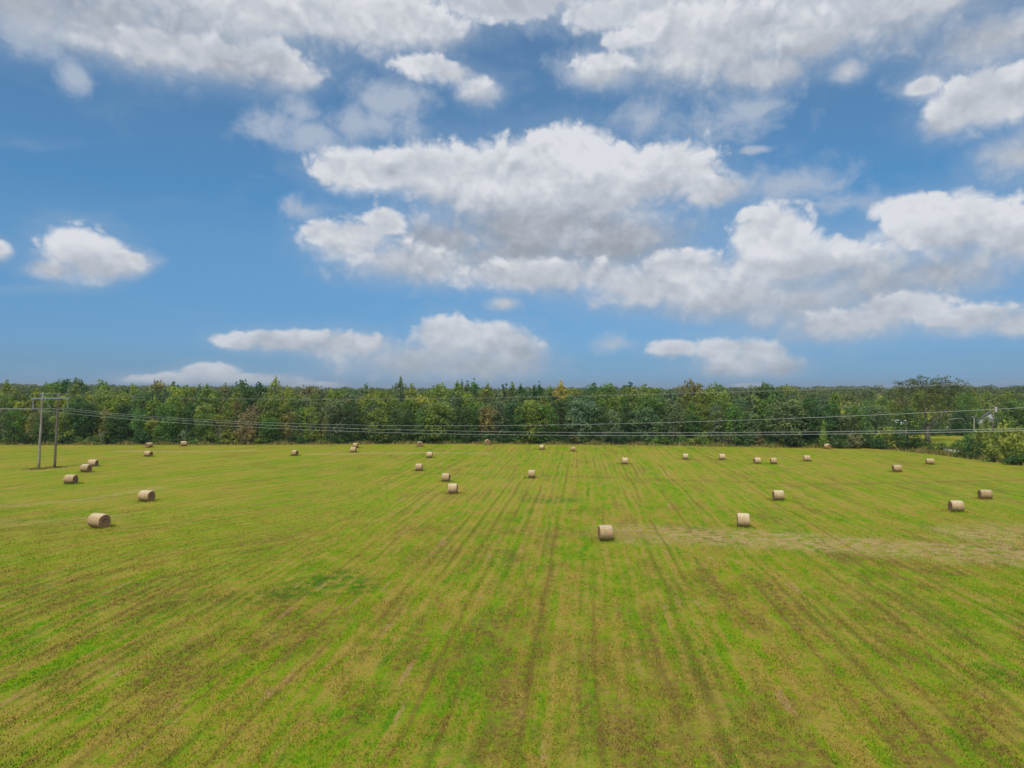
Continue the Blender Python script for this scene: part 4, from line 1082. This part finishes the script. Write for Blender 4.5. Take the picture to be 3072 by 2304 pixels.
# tall rough grass along the foot of the wood and the hedge
def rough_grass():
    rng = np.random.default_rng(3)
    m, t, b = new_mat('rough_grass', 0.9, 0.1)
    at = t.n.new('ShaderNodeAttribute'); at.attribute_name = 'tint'
    t.l.new(t.ramp(at.outputs['Fac'], [(0.0, (0.12, 0.16, 0.03)), (0.45, (0.22, 0.22, 0.05)), (0.8, (0.34, 0.25, 0.09)), (1.0, (0.46, 0.33, 0.15))]), b.inputs['Base Color'])
    P = []
    E = EDGE
    for (x0, y0), (x1, y1) in zip(E[:-1], E[1:]):
        L = math.hypot(x1 - x0, y1 - y0); n = int(L * 110)
        s = rng.uniform(0, 1, n)
        nx, ny = -(y1 - y0) / L, (x1 - x0) / L
        off = rng.normal(0.7, 1.0, n)
        P.append(np.stack([x0 + (x1 - x0) * s + nx * off, y0 + (y1 - y0) * s + ny * off, np.zeros(n)], 1))
    P = np.concatenate(P); n = len(P)
    h = rng.uniform(0.35, 1.25, (n, 1)) * (0.6 + 0.5 * np.sin(P[:, :1] * 0.6 + np.sin(P[:, 1:2]))) ** 0.8
    h = np.nan_to_num(h, nan=0.2)
    K = 900; c = rng.integers(0, 2, K)[:, None]
    ft = np.where(c == 0, np.array([[-88.4, 131.9, 0]]), np.array([[-86.5, 134.3, 0]])) + np.concatenate([rng.normal(0, 0.9, (K, 1)), rng.normal(0, 0.6, (K, 1)), np.zeros((K, 1))], 1)
    P = np.concatenate([P, ft]); h = np.concatenate([h, rng.uniform(.08, .30, (K, 1))]); n = len(P)
    a = rng.uniform(0, 6.28, n); w = rng.uniform(0.06, 0.16, n)
    d = np.stack([np.cos(a) * w, np.sin(a) * w, np.zeros(n)], 1)
    tip = P + np.concatenate([rng.normal(0, .15, (n, 2)), h], 1)
    V = np.stack([P - d, P + d, tip], 1).reshape(-1, 3)
    o = link('rough_grass', mesh_np('rough_grass', V, np.arange(3 * n).reshape(n, 3), m, False, rng.uniform(0, 1, n)))
    tag(o, 'strip of tall brownish rough grass and weeds along the foot of wood and hedge', 'grass', kind='stuff')
rough_grass()

def meadow_blades():
    """standing stubble and blades over the near part of the field, and round the foot of every bale"""
    rng = np.random.default_rng(12)
    n = 900000
    y = 24.0 + 66.0 * rng.uniform(0, 1, n) ** 0.9
    x = rng.uniform(-1, 1, n) * (y * 0.80 + 4)
    keep = rng.uniform(0, 1, n) < np.clip(1.25 - (y - 24) / 70.0, 0.05, 1)
    dens = np.sin(x * 1.3 + 2 * np.sin(y * 0.7)) + np.sin(y * 1.1 + 2 * np.sin(x * 0.9 + 1)) + rng.normal(0, 1.2, n)
    keep &= dens > -0.6
    P = np.stack([x[keep], y[keep], np.zeros(keep.sum())], 1)
    extra = []
    for (px, py, w, h, side, fr, lab) in BALES:
        bx, by = ground_at(px, py); D = h * by / F; k = 260
        a = rng.uniform(0, 6.28, k); r = np.abs(rng.normal(0.80, 0.22, k)) * D
        extra.append(np.stack([bx + np.cos(a) * r, by + 0.3 * D + np.sin(a) * r * 0.8, np.zeros(k)], 1))
    E = np.concatenate(extra); nb = len(E)
    P = np.concatenate([P, E]); n = len(P)
    h = rng.uniform(0.035, 0.13, (n, 1)); h[-nb:] = rng.uniform(0.10, 0.30, (nb, 1))
    wd = rng.uniform(0.012, 0.035, n); wd[-nb:] *= 1.6
    a = rng.uniform(0, 6.28, n)
    d = np.stack([np.cos(a) * wd, np.sin(a) * wd, np.zeros(n)], 1)
    tip = P + np.concatenate([rng.normal(0, .045, (n, 2)), h], 1)
    V = np.stack([P - d, P + d, tip], 1).reshape(-1, 3)
    o = link('meadow_grass', mesh_np('meadow_grass', V, np.arange(3 * n).reshape(n, 3), BLADES, False, rng.uniform(0, 1, n)))
    tag(o, 'short mown grass blades and stubble over the near field and around bales', 'grass', kind='stuff')
meadow_blades()

# ------------------------------------------------------------------ the air
def haze():
    m = bpy.data.materials.new('air'); m.use_nodes = True; t = NT(m.node_tree); t.n.clear()
    out = t.n.new('ShaderNodeOutputMaterial'); v = t.n.new('ShaderNodeVolumePrincipled')
    v.inputs['Color'].default_value = (0.80, 0.88, 0.97, 1); v.inputs['Density'].default_value = HAZE_DENSITY
    v.inputs['Anisotropy'].default_value = 0.2
    t.l.new(v.outputs[0], out.inputs['Volume'])
    o = MB().box((0, 3700, 29), (12400, 10700, 64)).build('haze', m)
    tag(o, kind='stuff')
HAZE_DENSITY = 0.00012
haze()
